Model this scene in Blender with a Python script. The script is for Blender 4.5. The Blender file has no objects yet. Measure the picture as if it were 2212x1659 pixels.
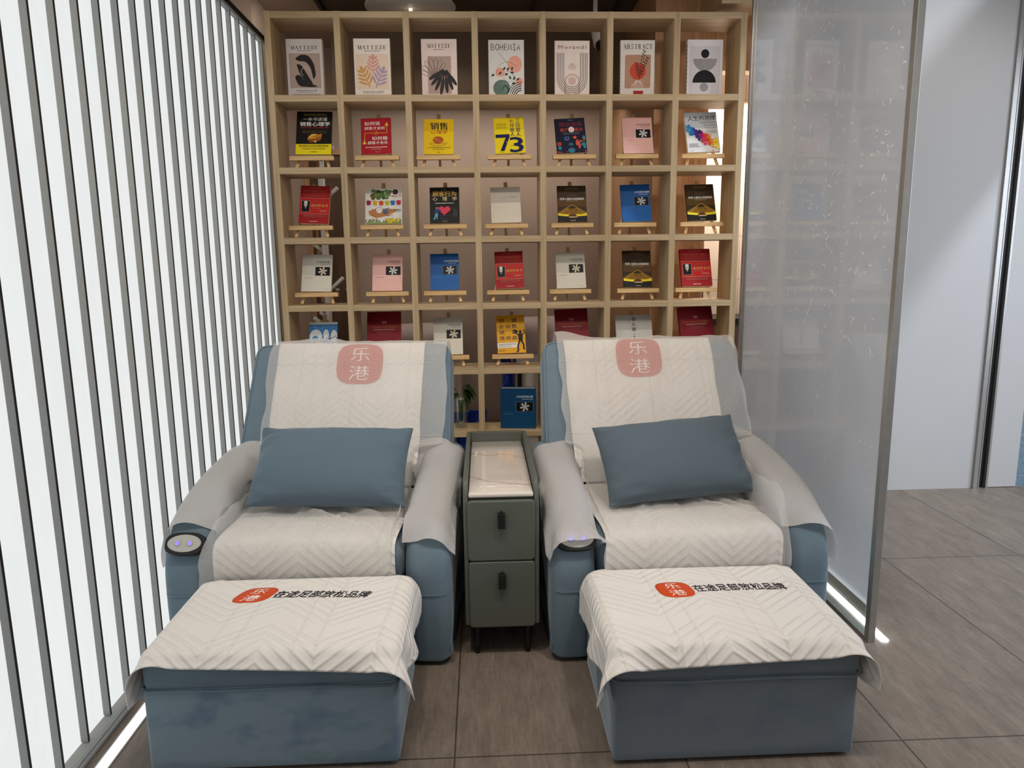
import bpy, bmesh, math, random
import numpy as np
from mathutils import Vector, Matrix, noise
from mathutils.bvhtree import BVHTree
from mathutils.geometry import tessellate_polygon

PI = math.pi
random.seed(7)
SC = bpy.context.scene
COL = SC.collection

# ------------------------------------------------------------------ camera, world, light, exposure
cd = bpy.data.cameras.new('camera')
cam = bpy.data.objects.new('camera', cd)
COL.objects.link(cam)
cd.sensor_fit = 'HORIZONTAL'
cd.sensor_width = 36.0
cd.lens = 1533.93 / 2212 * 36.0
cd.clip_start = 0.05
RX = Vector((0.99905876, -0.04184576, -0.01142501))
RF = Vector((0.03930497, 0.98471901, -0.16965726))
RU = Vector((0.01834986, 0.16904851, 0.9854369))
cam.matrix_world = Matrix(((RX.x, RU.x, -RF.x, 0), (RX.y, RU.y, -RF.y, 0), (RX.z, RU.z, -RF.z, 1.34), (0, 0, 0, 1)))
SC.camera = cam
SC.view_settings.view_transform = 'Standard'
SC.view_settings.look = 'None'
SC.view_settings.gamma = 1.0
SC.view_settings.use_curve_mapping = False
SC.view_settings.exposure = 0.0

w = bpy.data.worlds.new('world')
SC.world = w
w.use_nodes = True
w.node_tree.nodes['Background'].inputs[0].default_value = (1.0, 0.97, 0.94, 1)
w.node_tree.nodes['Background'].inputs[1].default_value = 0.26


def area(name, loc, target, sx, sy, power, col, spread=PI):
    l = bpy.data.lights.new(name, 'AREA')
    l.shape = 'RECTANGLE'
    l.size, l.size_y, l.energy, l.color, l.spread = sx, sy, power, col, spread
    o = bpy.data.objects.new(name, l)
    COL.objects.link(o)
    o.location = loc
    o.rotation_euler = (Vector(target) - Vector(loc)).to_track_quat('-Z', 'Y').to_euler()
    return o


def spot(name, loc, target, power, col, ang=70, blend=.5, r=.04):
    l = bpy.data.lights.new(name, 'SPOT')
    l.energy, l.color, l.spot_size, l.spot_blend, l.shadow_soft_size = power, col, math.radians(ang), blend, r
    o = bpy.data.objects.new(name, l)
    COL.objects.link(o)
    o.location = loc
    o.rotation_euler = (Vector(target) - Vector(loc)).to_track_quat('-Z', 'Y').to_euler()
    return o


WARM = (1.0, .88, .76)
NEUT = (1.0, .93, .85)
COOL = (.80, .89, 1.0)
area('ceiling_light', (.1, 1.3, 2.78), (.1, 1.9, 0), 1.8, .9, 14, NEUT)
spot('downlight', (-.35, 1.5, 2.76), (-.5, 2.6, .5), 50, WARM, 85, .8, .06)
spot('downlight', (.85, 1.4, 2.76), (.75, 2.6, .5), 58, WARM, 85, .8, .06)
spot('downlight', (-.45, 2.55, 2.76), (-.45, 3.95, 1.5), 26, WARM, 95, .8, .06)
spot('downlight', (.75, 2.55, 2.76), (.75, 3.95, 1.5), 26, WARM, 95, .8, .06)
area('window_daylight', (3.9, 1.5, 1.7), (2.4, 2.8, 0.2), 1.8, 2.2, 50, COOL)
area('sky_daylight', (5.6, 1.9, 5.9), (2.5, 3.8, 1.2), .5, .5, 42, COOL, math.radians(70))
area('niche_light', (1.72, 4.72, 2.36), (1.72, 4.95, 0), .5, .12, 24, WARM)
spot('back_spot', (-.2, 4.6, 2.88), (-.2, 5.3, 0), 7, WARM, 120, .8, .05)
area('back_wall_fill', (0, 5.22, 2.43), (0, 5.74, 1.2), 1.7, .06, 7, WARM)  # added fill lamp under the bulkhead, brightens the back wall
spot('corridor_downlight', (2.35, 3.0, 2.88), (2.35, 3.89, 1.6), 9, WARM, 100, .8, .05)
spot('back_spot', (-1.5, 3.5, 2.9), (-1.4, 4.62, 2.4), 5, WARM, 100, .8, .05)  # added lamp out of frame, lifts the upper left wall
spot('back_spot', (-.95, 4.5, 2.85), (-1.5, 5.0, 2.3), 5, WARM, 110, .7, .05)


# ------------------------------------------------------------------ materials
def lin(c):
    return tuple((v / 12.92 if v <= .04045 else ((v + .055) / 1.055) ** 2.4) for v in c)


def rgb(r, g, b):
    return lin((r / 255, g / 255, b / 255)) + (1,)


class NT:
    def __init__(s, name):
        s.m = bpy.data.materials.new(name)
        s.m.use_nodes = True
        s.t = s.m.node_tree
        s.t.nodes.clear()
        s.out = s.t.nodes.new('ShaderNodeOutputMaterial')
        s._tc = None

    def n(s, kind, **kw):
        x = s.t.nodes.new('ShaderNode' + kind)
        for k, v in kw.items():
            setattr(x, k, v)
        return x

    def set(s, node, **kw):
        for k, v in kw.items():
            k = k.replace('_', ' ')
            if hasattr(v, 'is_linked'):
                s.t.links.new(v, node.inputs[k])
            else:
                node.inputs[k].default_value = v
        return node

    def link(s, a, b):
        s.t.links.new(a, b)

    def tc(s, which='Object'):
        if s._tc is None:
            s._tc = s.n('TexCoord')
        return s._tc.outputs[which]

    def map(s, v, scale=(1, 1, 1), loc=(0, 0, 0), rot=(0, 0, 0)):
        x = s.n('Mapping')
        s.link(v, x.inputs[0])
        x.inputs['Scale'].default_value = scale
        x.inputs['Location'].default_value = loc
        x.inputs['Rotation'].default_value = rot
        return x.outputs[0]

    def noise(s, v, scale, detail=3, rough=.5):
        x = s.n('TexNoise')
        s.link(v, x.inputs['Vector'])
        x.inputs['Scale'].default_value = scale
        x.inputs['Detail'].default_value = detail
        x.inputs['Roughness'].default_value = rough
        return x.outputs[0]

    def m2(s, op, a, b=0.0, c=None, clamp=False):
        x = s.n('Math', operation=op, use_clamp=clamp)
        for i, v in enumerate((a, b) if c is None else (a, b, c)):
            if hasattr(v, 'is_linked'):
                s.link(v, x.inputs[i])
            else:
                x.inputs[i].default_value = v
        return x.outputs[0]

    def ramp(s, v, stops):
        x = s.n('ValToRGB')
        s.link(v, x.inputs[0])
        e = x.color_ramp.elements
        e[0].position, e[0].color = stops[0]
        e[1].position, e[1].color = stops[1]
        for p, c in stops[2:]:
            k = e.new(p)
            k.color = c
        return x.outputs[0]

    def mix(s, f, a, b):
        x = s.n('MixRGB')
        for i, v in enumerate((f, a, b)):
            if hasattr(v, 'is_linked'):
                s.link(v, x.inputs[i])
            else:
                x.inputs[i].default_value = v
        return x.outputs[0]

    def bump(s, h, strength=.3, dist=.01, normal=None):
        x = s.n('Bump')
        x.inputs['Strength'].default_value = strength
        x.inputs['Distance'].default_value = dist
        s.link(h, x.inputs['Height'])
        if normal is not None:
            s.link(normal, x.inputs['Normal'])
        return x.outputs[0]

    def bsdf(s, **kw):
        b = s.n('BsdfPrincipled')
        s.set(b, **kw)
        s.link(b.outputs[0], s.out.inputs[0])
        return b


def plain(name, c, rough=.6, metal=0.0, spec=.5, var=.06, scale=12, **kw):
    t = NT(name)
    v = t.noise(t.tc(), scale, 4)
    d = tuple(max(0, x * (1 - var)) for x in c[:3]) + (1,)
    u = tuple(min(1, x * (1 + var)) for x in c[:3]) + (1,)
    t.bsdf(Base_Color=t.ramp(v, [(.3, d), (.7, u)]), Roughness=rough, Metallic=metal, Specular_IOR_Level=spec, **kw)
    return t.m


def emis(name, c, strength):
    t = NT(name)
    e = t.n('Emission')
    e.inputs[0].default_value = c
    e.inputs[1].default_value = strength
    t.link(e.outputs[0], t.out.inputs[0])
    return t.m


def wood(name, dark, light, axis=2, rough=.5, fine=90, bumpy=.08):
    t = NT(name)
    sc = [1, 1, 1]
    for i in range(3):
        sc[i] = 1.2 if i == axis else 26
    a = t.noise(t.map(t.tc(), tuple(sc)), 1.6, 5, .6)
    sc2 = [fine, fine, fine]
    sc2[axis] = 2.5
    b = t.noise(t.map(t.tc(), tuple(sc2)), 2.0, 2, .5)
    f = t.m2('ADD', t.m2('MULTIPLY', a, .65), t.m2('MULTIPLY', b, .35))
    c = t.ramp(f, [(.34, dark), (.62, light)])
    t.bsdf(Base_Color=c, Roughness=rough, Normal=t.bump(b, bumpy, .002))
    return t.m


M = {}
M['oak_v'] = wood('light_oak_vertical', rgb(166, 142, 107), rgb(197, 173, 137), 2)
M['oak_h'] = wood('light_oak_horizontal', rgb(166, 142, 107), rgb(197, 173, 137), 0)
M['pine_x'] = wood('pine_across', rgb(205, 165, 108), rgb(236, 203, 150), 0, .45, 60)
M['pine_z'] = wood('pine_upright', rgb(205, 165, 108), rgb(236, 203, 150), 2, .45, 60)
M['veneer'] = wood('warm_wood_veneer', rgb(176, 134, 98), rgb(203, 162, 124), 2, .5, 40)
M['door_brown'] = wood('dark_brown_door', rgb(78, 58, 42), rgb(98, 75, 55), 2, .5, 40)
M['alu'] = plain('brushed_aluminium', rgb(178, 177, 175), .38, .75, .5, .05, 40)
M['alu_grey'] = plain('grey_anodised_profile', rgb(150, 152, 151), .6, 0, .3, .04, 60)
M['black'] = plain('black_plastic', rgb(22, 22, 24), .45, 0, .4)
M['dark_line'] = plain('dark_edge_strip', rgb(42, 39, 37), .7, 0, .1)
M['chrome'] = plain('silver_plate', rgb(190, 188, 180), .45, .2, .4)
M['blue_led'] = emis('blue_button_light', rgb(80, 70, 255), 5.0)
M['led'] = emis('white_led_strip', (.93, .97, 1, 1), 3.2)
M['led_bright'] = emis('bright_led_strip', (.93, .97, 1, 1), 26.0)
M['taupe_wall'] = plain('taupe_plaster', rgb(180, 163, 150), .9, 0, .2, .03, 3)
M['grey_wall'] = plain('grey_plaster', rgb(168, 158, 148), .9, 0, .2, .03, 3)
M['white_wall'] = plain('white_lavender_paint', rgb(196, 195, 195), .7, 0, .3, .015, 2)
M['ceiling_white'] = plain('white_ceiling_paint', rgb(225, 222, 216), .9, 0, .2, .02, 3)
M['white_metal'] = plain('white_enamel', rgb(232, 232, 230), .35, 0, .5, .02)
M['paper'] = plain('book_paper', rgb(232, 224, 205), .8, 0, .2, .05, 200)
M['cabinet'] = plain('olive_grey_lacquer', rgb(90, 95, 87), .55, 0, .4, .03, 6)
M['leaf'] = plain('dark_green_leaf', rgb(38, 62, 28), .4, 0, .5, .25, 25)
M['stem'] = plain('green_stem', rgb(90, 100, 55), .5)
M['blue_plastic'] = plain('blue_plastic_film', rgb(40, 78, 190), .35, 0, .5, .12, 18)
M['steel_dark'] = plain('dark_steel', rgb(58, 56, 54), .4, .6)


def glass_mat(name, col, rough=0.0, mixf=.85):
    t = NT(name)
    tr = t.n('BsdfTransparent')
    tr.inputs[0].default_value = col
    g = t.n('BsdfGlossy')
    g.inputs['Roughness'].default_value = rough
    mx = t.n('MixShader')
    mx.inputs[0].default_value = .10
    t.link(tr.outputs[0], mx.inputs[1])
    t.link(g.outputs[0], mx.inputs[2])
    t.link(mx.outputs[0], t.out.inputs[0])
    return t.m


M['glass'] = glass_mat('clear_glass', (.9, .95, .93, 1))


def velvet(name, base, dark, green, patch=.5, sheen=.55):
    t = NT(name)
    o = t.tc()
    p = t.noise(t.map(o, (1, 1, 1.6)), 5.0, 3, .55)
    p2 = t.noise(t.map(o, (1, 1, 2.6), (3, 7, 1)), 7.5, 2, .5)
    f = t.noise(o, 420, 2, .6)
    m = t.m2('MULTIPLY', t.ramp(p, [(.50, (0, 0, 0, 1)), (.60, (1, 1, 1, 1))]), patch)
    c = t.mix(m, base, dark)
    m2 = t.m2('MULTIPLY', t.ramp(p2, [(.57, (0, 0, 0, 1)), (.66, (1, 1, 1, 1))]), patch * .8)
    c = t.mix(m2, c, green)
    c = t.mix(t.m2('MULTIPLY', f, .25), c, tuple(min(1, x * 1.35) for x in base[:3]) + (1,))
    t.bsdf(Base_Color=c, Roughness=.9, Specular_IOR_Level=.15, Sheen_Weight=sheen, Sheen_Roughness=.35,
           Sheen_Tint=rgb(205, 214, 220), Normal=t.bump(f, .12, .002))
    return t.m


BL = rgb(107, 125, 137)
M['velvet'] = velvet('dusty_blue_velvet', BL, rgb(93, 111, 128), rgb(97, 119, 129), .35)
M['velvet_brushed'] = velvet('brushed_blue_velvet', rgb(128, 147, 160), rgb(98, 117, 142), rgb(108, 134, 143), .8)
M['velvet_plain'] = velvet('slate_blue_velvet', rgb(120, 131, 140), rgb(102, 114, 130), rgb(106, 122, 132), .45)
M['pillow'] = velvet('pillow_velvet', rgb(97, 114, 127), rgb(90, 107, 122), rgb(92, 111, 123), .25, .4)
M['pillow2'] = velvet('pillow_velvet_grey', rgb(92, 105, 115), rgb(86, 98, 109), rgb(88, 103, 112), .25, .4)


def fnode(t, uv):
    s = t.n('SeparateXYZ')
    t.link(uv, s.inputs[0])
    return s.outputs[0], s.outputs[1]


def towel_mat(name, base):
    """embossed towel: blocks of parallel ridges meeting in chevrons, soft fold creases; UV in metres"""
    t = NT(name)
    uv = t.tc('UV')
    u, v = fnode(t, uv)
    per = .30
    tri = t.m2('PINGPONG', t.m2('ADD', u, .02), per / 2)
    row = t.m2('PINGPONG', t.m2('ADD', t.m2('ADD', v, .05), t.m2('MULTIPLY', tri, .5)), .11)
    ph = t.m2('ADD', t.m2('MULTIPLY', tri, .8), v)
    st = t.m2('SINE', t.m2('MULTIPLY', ph, 2 * PI / .034))
    st = t.m2('POWER', t.m2('MULTIPLY_ADD', st, .5, .5), 2.2)
    big = t.noise(uv, 7, 3)
    gate = t.ramp(t.m2('ADD', row, t.m2('MULTIPLY', big, .05)), [(.035, (.10, .10, .10, 1)), (.065, (1, 1, 1, 1))])
    # faint ironed fold lines
    fl = t.m2('ABSOLUTE', t.m2('SUBTRACT', t.m2('PINGPONG', t.m2('ADD', u, 1.0), .11), .03))
    fold = t.ramp(fl, [(0, (1, 1, 1, 1)), (.006, (0, 0, 0, 1))])
    fine = t.noise(uv, 260, 2)
    h = t.m2('ADD', t.m2('MULTIPLY', st, gate), t.m2('MULTIPLY', big, .9))
    h = t.m2('ADD', h, t.m2('MULTIPLY', fold, .8))
    h = t.m2('ADD', h, t.m2('MULTIPLY', fine, .22))
    t.bsdf(Base_Color=base, Roughness=.95, Specular_IOR_Level=.1, Sheen_Weight=.15, Normal=t.bump(h, .75, .004))
    return t.m


M['towel'] = towel_mat('white_embossed_towel', rgb(228, 223, 217))


def sheet_mat(name, base, opac, creases=(.0,), vcreases=(.0,)):
    """thin non-woven film: partly see-through, fibre mottling, ironed creases; UV in metres"""
    t = NT(name)
    uv = t.tc('UV')
    u, v = fnode(t, uv)
    mot = t.noise(uv, 120, 4, .7)
    big = t.noise(t.map(uv, (1, .6, 1)), 14, 4, .6)
    h = t.m2('MULTIPLY', big, 1.6)
    cr = None
    for k, coord in [(c, u) for c in creases] + [(c, v) for c in vcreases]:
        d = t.m2('ABSOLUTE', t.m2('SUBTRACT', coord, k))
        d = t.m2('ADD', d, t.m2('MULTIPLY', t.m2('SUBTRACT', big, .5), .012))
        r = t.ramp(d, [(0, (1, 1, 1, 1)), (.004, (0, 0, 0, 1))])
        cr = r if cr is None else t.m2('MAXIMUM', cr, r)
    h = t.m2('ADD', h, t.m2('MULTIPLY', cr, .5))
    h = t.m2('ADD', h, t.m2('MULTIPLY', mot, .05))
    nb = t.bump(h, .7, .006)
    df = t.n('BsdfDiffuse')
    df.inputs[0].default_value = base
    t.link(nb, df.inputs['Normal'])
    tl = t.n('BsdfTranslucent')
    tl.inputs[0].default_value = base
    m1 = t.n('MixShader')
    m1.inputs[0].default_value = .3
    t.link(df.outputs[0], m1.inputs[1])
    t.link(tl.outputs[0], m1.inputs[2])
    tr = t.n('BsdfTransparent')
    m2 = t.n('MixShader')
    a = t.m2('ADD', t.m2('MULTIPLY', t.m2('SUBTRACT', mot, .5), .22), opac)
    a = t.m2('ADD', a, t.m2('MULTIPLY', cr, .12), clamp=True)
    t.link(a, m2.inputs[0])
    t.link(tr.outputs[0], m2.inputs[1])
    t.link(m1.outputs[0], m2.inputs[2])
    t.link(m2.outputs[0], t.out.inputs[0])
    return t.m


M['sheet'] = sheet_mat('white_nonwoven_sheet', rgb(238, 236, 233), .46, (-.235, -.012, .215), (.02, .34))


def dotted_mat(name, base):
    """dimpled disposable towel: hexagonal dots, slightly see-through; UV in metres"""
    t = NT(name)
    uv = t.tc('UV')
    v = t.n('TexVoronoi', feature='F1')
    t.link(t.map(uv, (1, .62, 1), (0, 0, 0), (0, 0, .785)), v.inputs['Vector'])
    v.inputs['Scale'].default_value = 200
    v.inputs['Randomness'].default_value = .12
    dot = t.ramp(v.outputs['Distance'], [(.22, (1, 1, 1, 1)), (.42, (0, 0, 0, 1))])
    big = t.noise(uv, 16, 3)
    h = t.m2('ADD', t.m2('MULTIPLY', dot, .5), t.m2('MULTIPLY', big, 2.2))
    nb = t.bump(h, .45, .004)
    df = t.n('BsdfDiffuse')
    t.link(t.mix(dot, tuple(x * .91 for x in base[:3]) + (1,), base), df.inputs[0])
    t.link(nb, df.inputs['Normal'])
    tl = t.n('BsdfTranslucent')
    tl.inputs[0].default_value = base
    m1 = t.n('MixShader')
    m1.inputs[0].default_value = .28
    t.link(df.outputs[0], m1.inputs[1])
    t.link(tl.outputs[0], m1.inputs[2])
    tr = t.n('BsdfTransparent')
    m2 = t.n('MixShader')
    t.link(t.m2('MULTIPLY_ADD', dot, .09, .82), m2.inputs[0])
    t.link(tr.outputs[0], m2.inputs[1])
    t.link(m1.outputs[0], m2.inputs[2])
    t.link(m2.outputs[0], t.out.inputs[0])
    return t.m


M['dotted'] = dotted_mat('white_dimpled_nonwoven', rgb(230, 227, 225))

INK = {}


def ink(c):
    k = tuple(c)
    if k not in INK:
        INK[k] = plain('print_%02x%02x%02x' % k, rgb(*k), .5, 0, .22, .03, 30)
    return INK[k]


# ------------------------------------------------------------------ mesh helpers
def link(name, me, parent=None, mats=()):
    o = bpy.data.objects.new(name, me)
    for m in mats:
        me.materials.append(m)
    COL.objects.link(o)
    if parent is not None:
        o.parent = parent
    return o


def tag(o, label=None, cat=None, group=None, kind=None):
    for k, v in (('label', label), ('category', cat), ('group', group), ('kind', kind)):
        if v:
            o[k] = v
    return o


def empty(name, loc, rz=0.0):
    o = bpy.data.objects.new(name, None)
    o.empty_display_size = .1
    COL.objects.link(o)
    o.location = loc
    o.rotation_euler = (0, 0, rz)
    return o


class G:
    """geometry collector: verts, faces, material index per face"""

    def __init__(s):
        s.v, s.f, s.mi, s.sm = [], [], [], []

    def add(s, vs, fs, mi=0, smooth=False):
        b = len(s.v)
        s.v += [tuple(p) for p in vs]
        s.f += [tuple(i + b for i in f) for f in fs]
        s.mi += [mi] * len(fs)
        s.sm += [smooth] * len(fs)
        return s

    def box(s, x0, x1, y0, y1, z0, z1, mi=0):
        vs = [(x, y, z) for z in (z0, z1) for y in (y0, y1) for x in (x0, x1)]
        return s.add(vs, [(0, 2, 3, 1), (4, 5, 7, 6), (0, 1, 5, 4), (2, 6, 7, 3), (0, 4, 6, 2), (1, 3, 7, 5)], mi)

    def tube(s, pts, r, n=10, mi=0, caps=True, smooth=True):
        pts = [Vector(p) for p in pts]
        rs = r if isinstance(r, (list, tuple)) else [r] * len(pts)
        up = Vector((0, 0, 1))
        vs, fs = [], []
        prev = None
        for i, p in enumerate(pts):
            d = (pts[min(i + 1, len(pts) - 1)] - pts[max(i - 1, 0)]).normalized()
            if prev is None:
                a = d.orthogonal().normalized()
            else:
                a = (prev - d * prev.dot(d)).normalized()
            prev = a
            b = d.cross(a)
            for k in range(n):
                t = 2 * PI * k / n
                vs.append(p + (a * math.cos(t) + b * math.sin(t)) * rs[i])
        for i in range(len(pts) - 1):
            for k in range(n):
                fs.append((i * n + k, i * n + (k + 1) % n, (i + 1) * n + (k + 1) % n, (i + 1) * n + k))
        s.add(vs, fs, mi, smooth)
        if caps:
            b = len(s.v) - len(vs)
            s.f += [tuple(b + k for k in range(n))[::-1], tuple(b + (len(pts) - 1) * n + k for k in range(n))]
            s.mi += [mi, mi]
            s.sm += [False, False]
        return s

    def lathe(s, prof, n=24, c=(0, 0, 0), mi=0, smooth=True):
        vs, fs = [], []
        for (r, z) in prof:
            for k in range(n):
                t = 2 * PI * k / n
                vs.append((c[0] + r * math.cos(t), c[1] + r * math.sin(t), c[2] + z))
        for i in range(len(prof) - 1):
            for k in range(n):
                fs.append((i * n + k, i * n + (k + 1) % n, (i + 1) * n + (k + 1) % n, (i + 1) * n + k))
        return s.add(vs, fs, mi, smooth)

    def obb(s, a, b, w, t, mi=0, side=(1, 0, 0)):
        """bar from a to b, width w along side, thickness t"""
        a, b = Vector(a), Vector(b)
        d = (b - a).normalized()
        x = Vector(side)
        x = (x - d * x.dot(d)).normalized() * w / 2
        y = d.cross(x).normalized() * t / 2
        vs = [p + i * x + j * y for p in (a, b) for i, j in ((-1, -1), (1, -1), (1, 1), (-1, 1))]
        return s.add(vs, [(3, 2, 1, 0), (4, 5, 6, 7), (0, 1, 5, 4), (1, 2, 6, 5), (2, 3, 7, 6), (3, 0, 4, 7)], mi)

    def mesh(s, name, recalc=False):
        me = bpy.data.meshes.new(name)
        me.from_pydata(s.v, [], s.f)
        me.polygons.foreach_set('material_index', s.mi)
        me.polygons.foreach_set('use_smooth', s.sm)
        me.update()
        if recalc:
            bm = bmesh.new()
            bm.from_mesh(me)
            bmesh.ops.recalc_face_normals(bm, faces=bm.faces)
            bm.to_mesh(me)
            bm.free()
        return me

    def build(s, name, mats, parent=None, bevel=0, seg=2, recalc=False):
        o = link(name, s.mesh(name, recalc), parent, mats if isinstance(mats, (list, tuple)) else [mats])
        if bevel:
            b = o.modifiers.new('bevel', 'BEVEL')
            b.width, b.segments, b.limit_method = bevel, seg, 'ANGLE'
            b.angle_limit = math.radians(40)
            b.harden_normals = False
        return o


def rbox(sx, sy, sz, r, n=5, bulge=0.0, res=10):
    """rounded box centred on origin as (verts, faces): cube grid pushed to a rounded shape"""
    bm = bmesh.new()
    bmesh.ops.create_cube(bm, size=2.0)
    bmesh.ops.subdivide_edges(bm, edges=bm.edges[:], cuts=res, use_grid_fill=True)
    hx, hy, hz = sx / 2, sy / 2, sz / 2

    def remap(t, h):
        # cluster grid lines at the rounded zones
        a = abs(t)
        core = h - r
        k = .55
        m = core * (a / k) if a < k else core + r * ((a - k) / (1 - k))
        return math.copysign(m, t)
    for v in bm.verts:
        p = Vector((remap(v.co.x, hx), remap(v.co.y, hy), remap(v.co.z, hz)))
        q = Vector((max(-hx + r, min(hx - r, p.x)), max(-hy + r, min(hy - r, p.y)), max(-hz + r, min(hz - r, p.z))))
        d = p - q
        if d.length > 1e-9:
            d = d.normalized() * r
        c = q + d
        if bulge:
            c.z += math.copysign(bulge, c.z) * (1 - (c.x / hx) ** 2) * (1 - (c.y / hy) ** 2) * (abs(c.z) / hz)
        v.co = c
    bmesh.ops.recalc_face_normals(bm, faces=bm.faces)
    bm.verts.index_update()
    vs = [v.co.copy() for v in bm.verts]
    fs = [tuple(v.index for v in f.verts) for f in bm.faces]
    bm.free()
    return vs, fs


def offset_poly(pts, d):
    """inward offset of a closed counter-clockwise 2D polygon"""
    n = len(pts)
    out = []
    for i in range(n):
        p0, p1, p2 = Vector(pts[i - 1]), Vector(pts[i]), Vector(pts[(i + 1) % n])
        e1, e2 = (p1 - p0).normalized(), (p2 - p1).normalized()
        n1, n2 = Vector((-e1.y, e1.x)), Vector((-e2.y, e2.x))
        b = (n1 + n2)
        b = b / max(.25, b.length_squared) * 2 if b.length > 1e-6 else n1
        out.append(p1 + b * d)
    return out


def smooth_poly(pts, r, n=6):
    """round every corner of a polygon; r may be per-corner"""
    out = []
    N = len(pts)
    for i in range(N):
        p0, p1, p2 = Vector(pts[i - 1]), Vector(pts[i]), Vector(pts[(i + 1) % N])
        rr = r[i] if isinstance(r, (list, tuple)) else r
        d1, d2 = (p0 - p1), (p2 - p1)
        k = min(rr, d1.length * .48, d2.length * .48)
        if k < 1e-4:
            out.append(p1)
            continue
        a, b = p1 + d1.normalized() * k, p1 + d2.normalized() * k
        for j in range(n + 1):
            t = j / n
            out.append(a * (1 - t) ** 2 + p1 * 2 * t * (1 - t) + b * t * t)
    return out


def slab(prof, width, r, n=6):
    """extrude a CCW 2D profile (a,b) along the third axis w with rounded rims; returns verts (a,b,w)"""
    rings = []
    for k in range(n + 1):
        t = PI / 2 * k / n
        rings.append((offset_poly(prof, r * (1 - math.sin(t))), -width / 2 + r * (1 - math.cos(t))))
    for k in range(n, -1, -1):
        t = PI / 2 * k / n
        rings.append((offset_poly(prof, r * (1 - math.sin(t))), width / 2 - r * (1 - math.cos(t))))
    N = len(prof)
    vs, fs = [], []
    for pts, wv in rings:
        vs += [(p[0], p[1], wv) for p in pts]
    for i in range(len(rings) - 1):
        for k in range(N):
            fs.append((i * N + k, i * N + (k + 1) % N, (i + 1) * N + (k + 1) % N, (i + 1) * N + k))
    for base, sg in ((0, -1), ((len(rings) - 1) * N, 1)):
        c = len(vs)
        a_ = sum(vs[base + k][0] for k in range(N)) / N
        b_ = sum(vs[base + k][1] for k in range(N)) / N
        vs.append((a_, b_, vs[base][2]))
        fs += [(c, base + k, base + (k + 1) % N)[::sg] for k in range(N)]
    return vs, fs, rings


TXT = {}


def glyphs(body, bold=0.0, space=1.0):
    """flat outline of a line of text: (list of 2D verts, faces), unit size"""
    k = (body, bold, space)
    if k in TXT:
        return TXT[k]
    cu = bpy.data.curves.new('lettering', 'FONT')
    cu.body = body
    cu.size = 1.0
    cu.offset = bold
    cu.space_character = space
    cu.resolution_u = 2
    cu.fill_mode = 'FRONT'
    o = bpy.data.objects.new('lettering', cu)
    COL.objects.link(o)
    dg = bpy.context.evaluated_depsgraph_get()
    dg.update()
    me = o.evaluated_get(dg).to_mesh()
    vs = [(v.co.x, v.co.y) for v in me.vertices]
    fs = [tuple(p.vertices) for p in me.polygons]
    o.evaluated_get(dg).to_mesh_clear()
    bpy.data.objects.remove(o)
    bpy.data.curves.remove(cu)
    TXT[k] = (vs, fs)
    return TXT[k]


# ------------------------------------------------------------------ cloth grids
def upsample(P, k):
    """Catmull-Rom refinement of a grid (ny, nx, 3) by k in both directions"""
    def up(A):
        n = A.shape[0]
        E = np.concatenate([2 * A[:1] - A[1:2], A, 2 * A[-1:] - A[-2:-1]])
        out = []
        for j in range(k):
            t = j / k
            a, b, c, d = E[0:n - 1], E[1:n], E[2:n + 1], E[3:n + 2]
            out.append(.5 * (2 * b + (c - a) * t + (2 * a - 5 * b + 4 * c - d) * t * t + (3 * b - a - 3 * c + d) * t ** 3))
        R = np.stack(out, 1).reshape((-1,) + A.shape[1:])
        return np.concatenate([R, A[-1:]])
    P = up(P)
    return np.swapaxes(up(np.swapaxes(P, 0, 1)), 0, 1)


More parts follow.
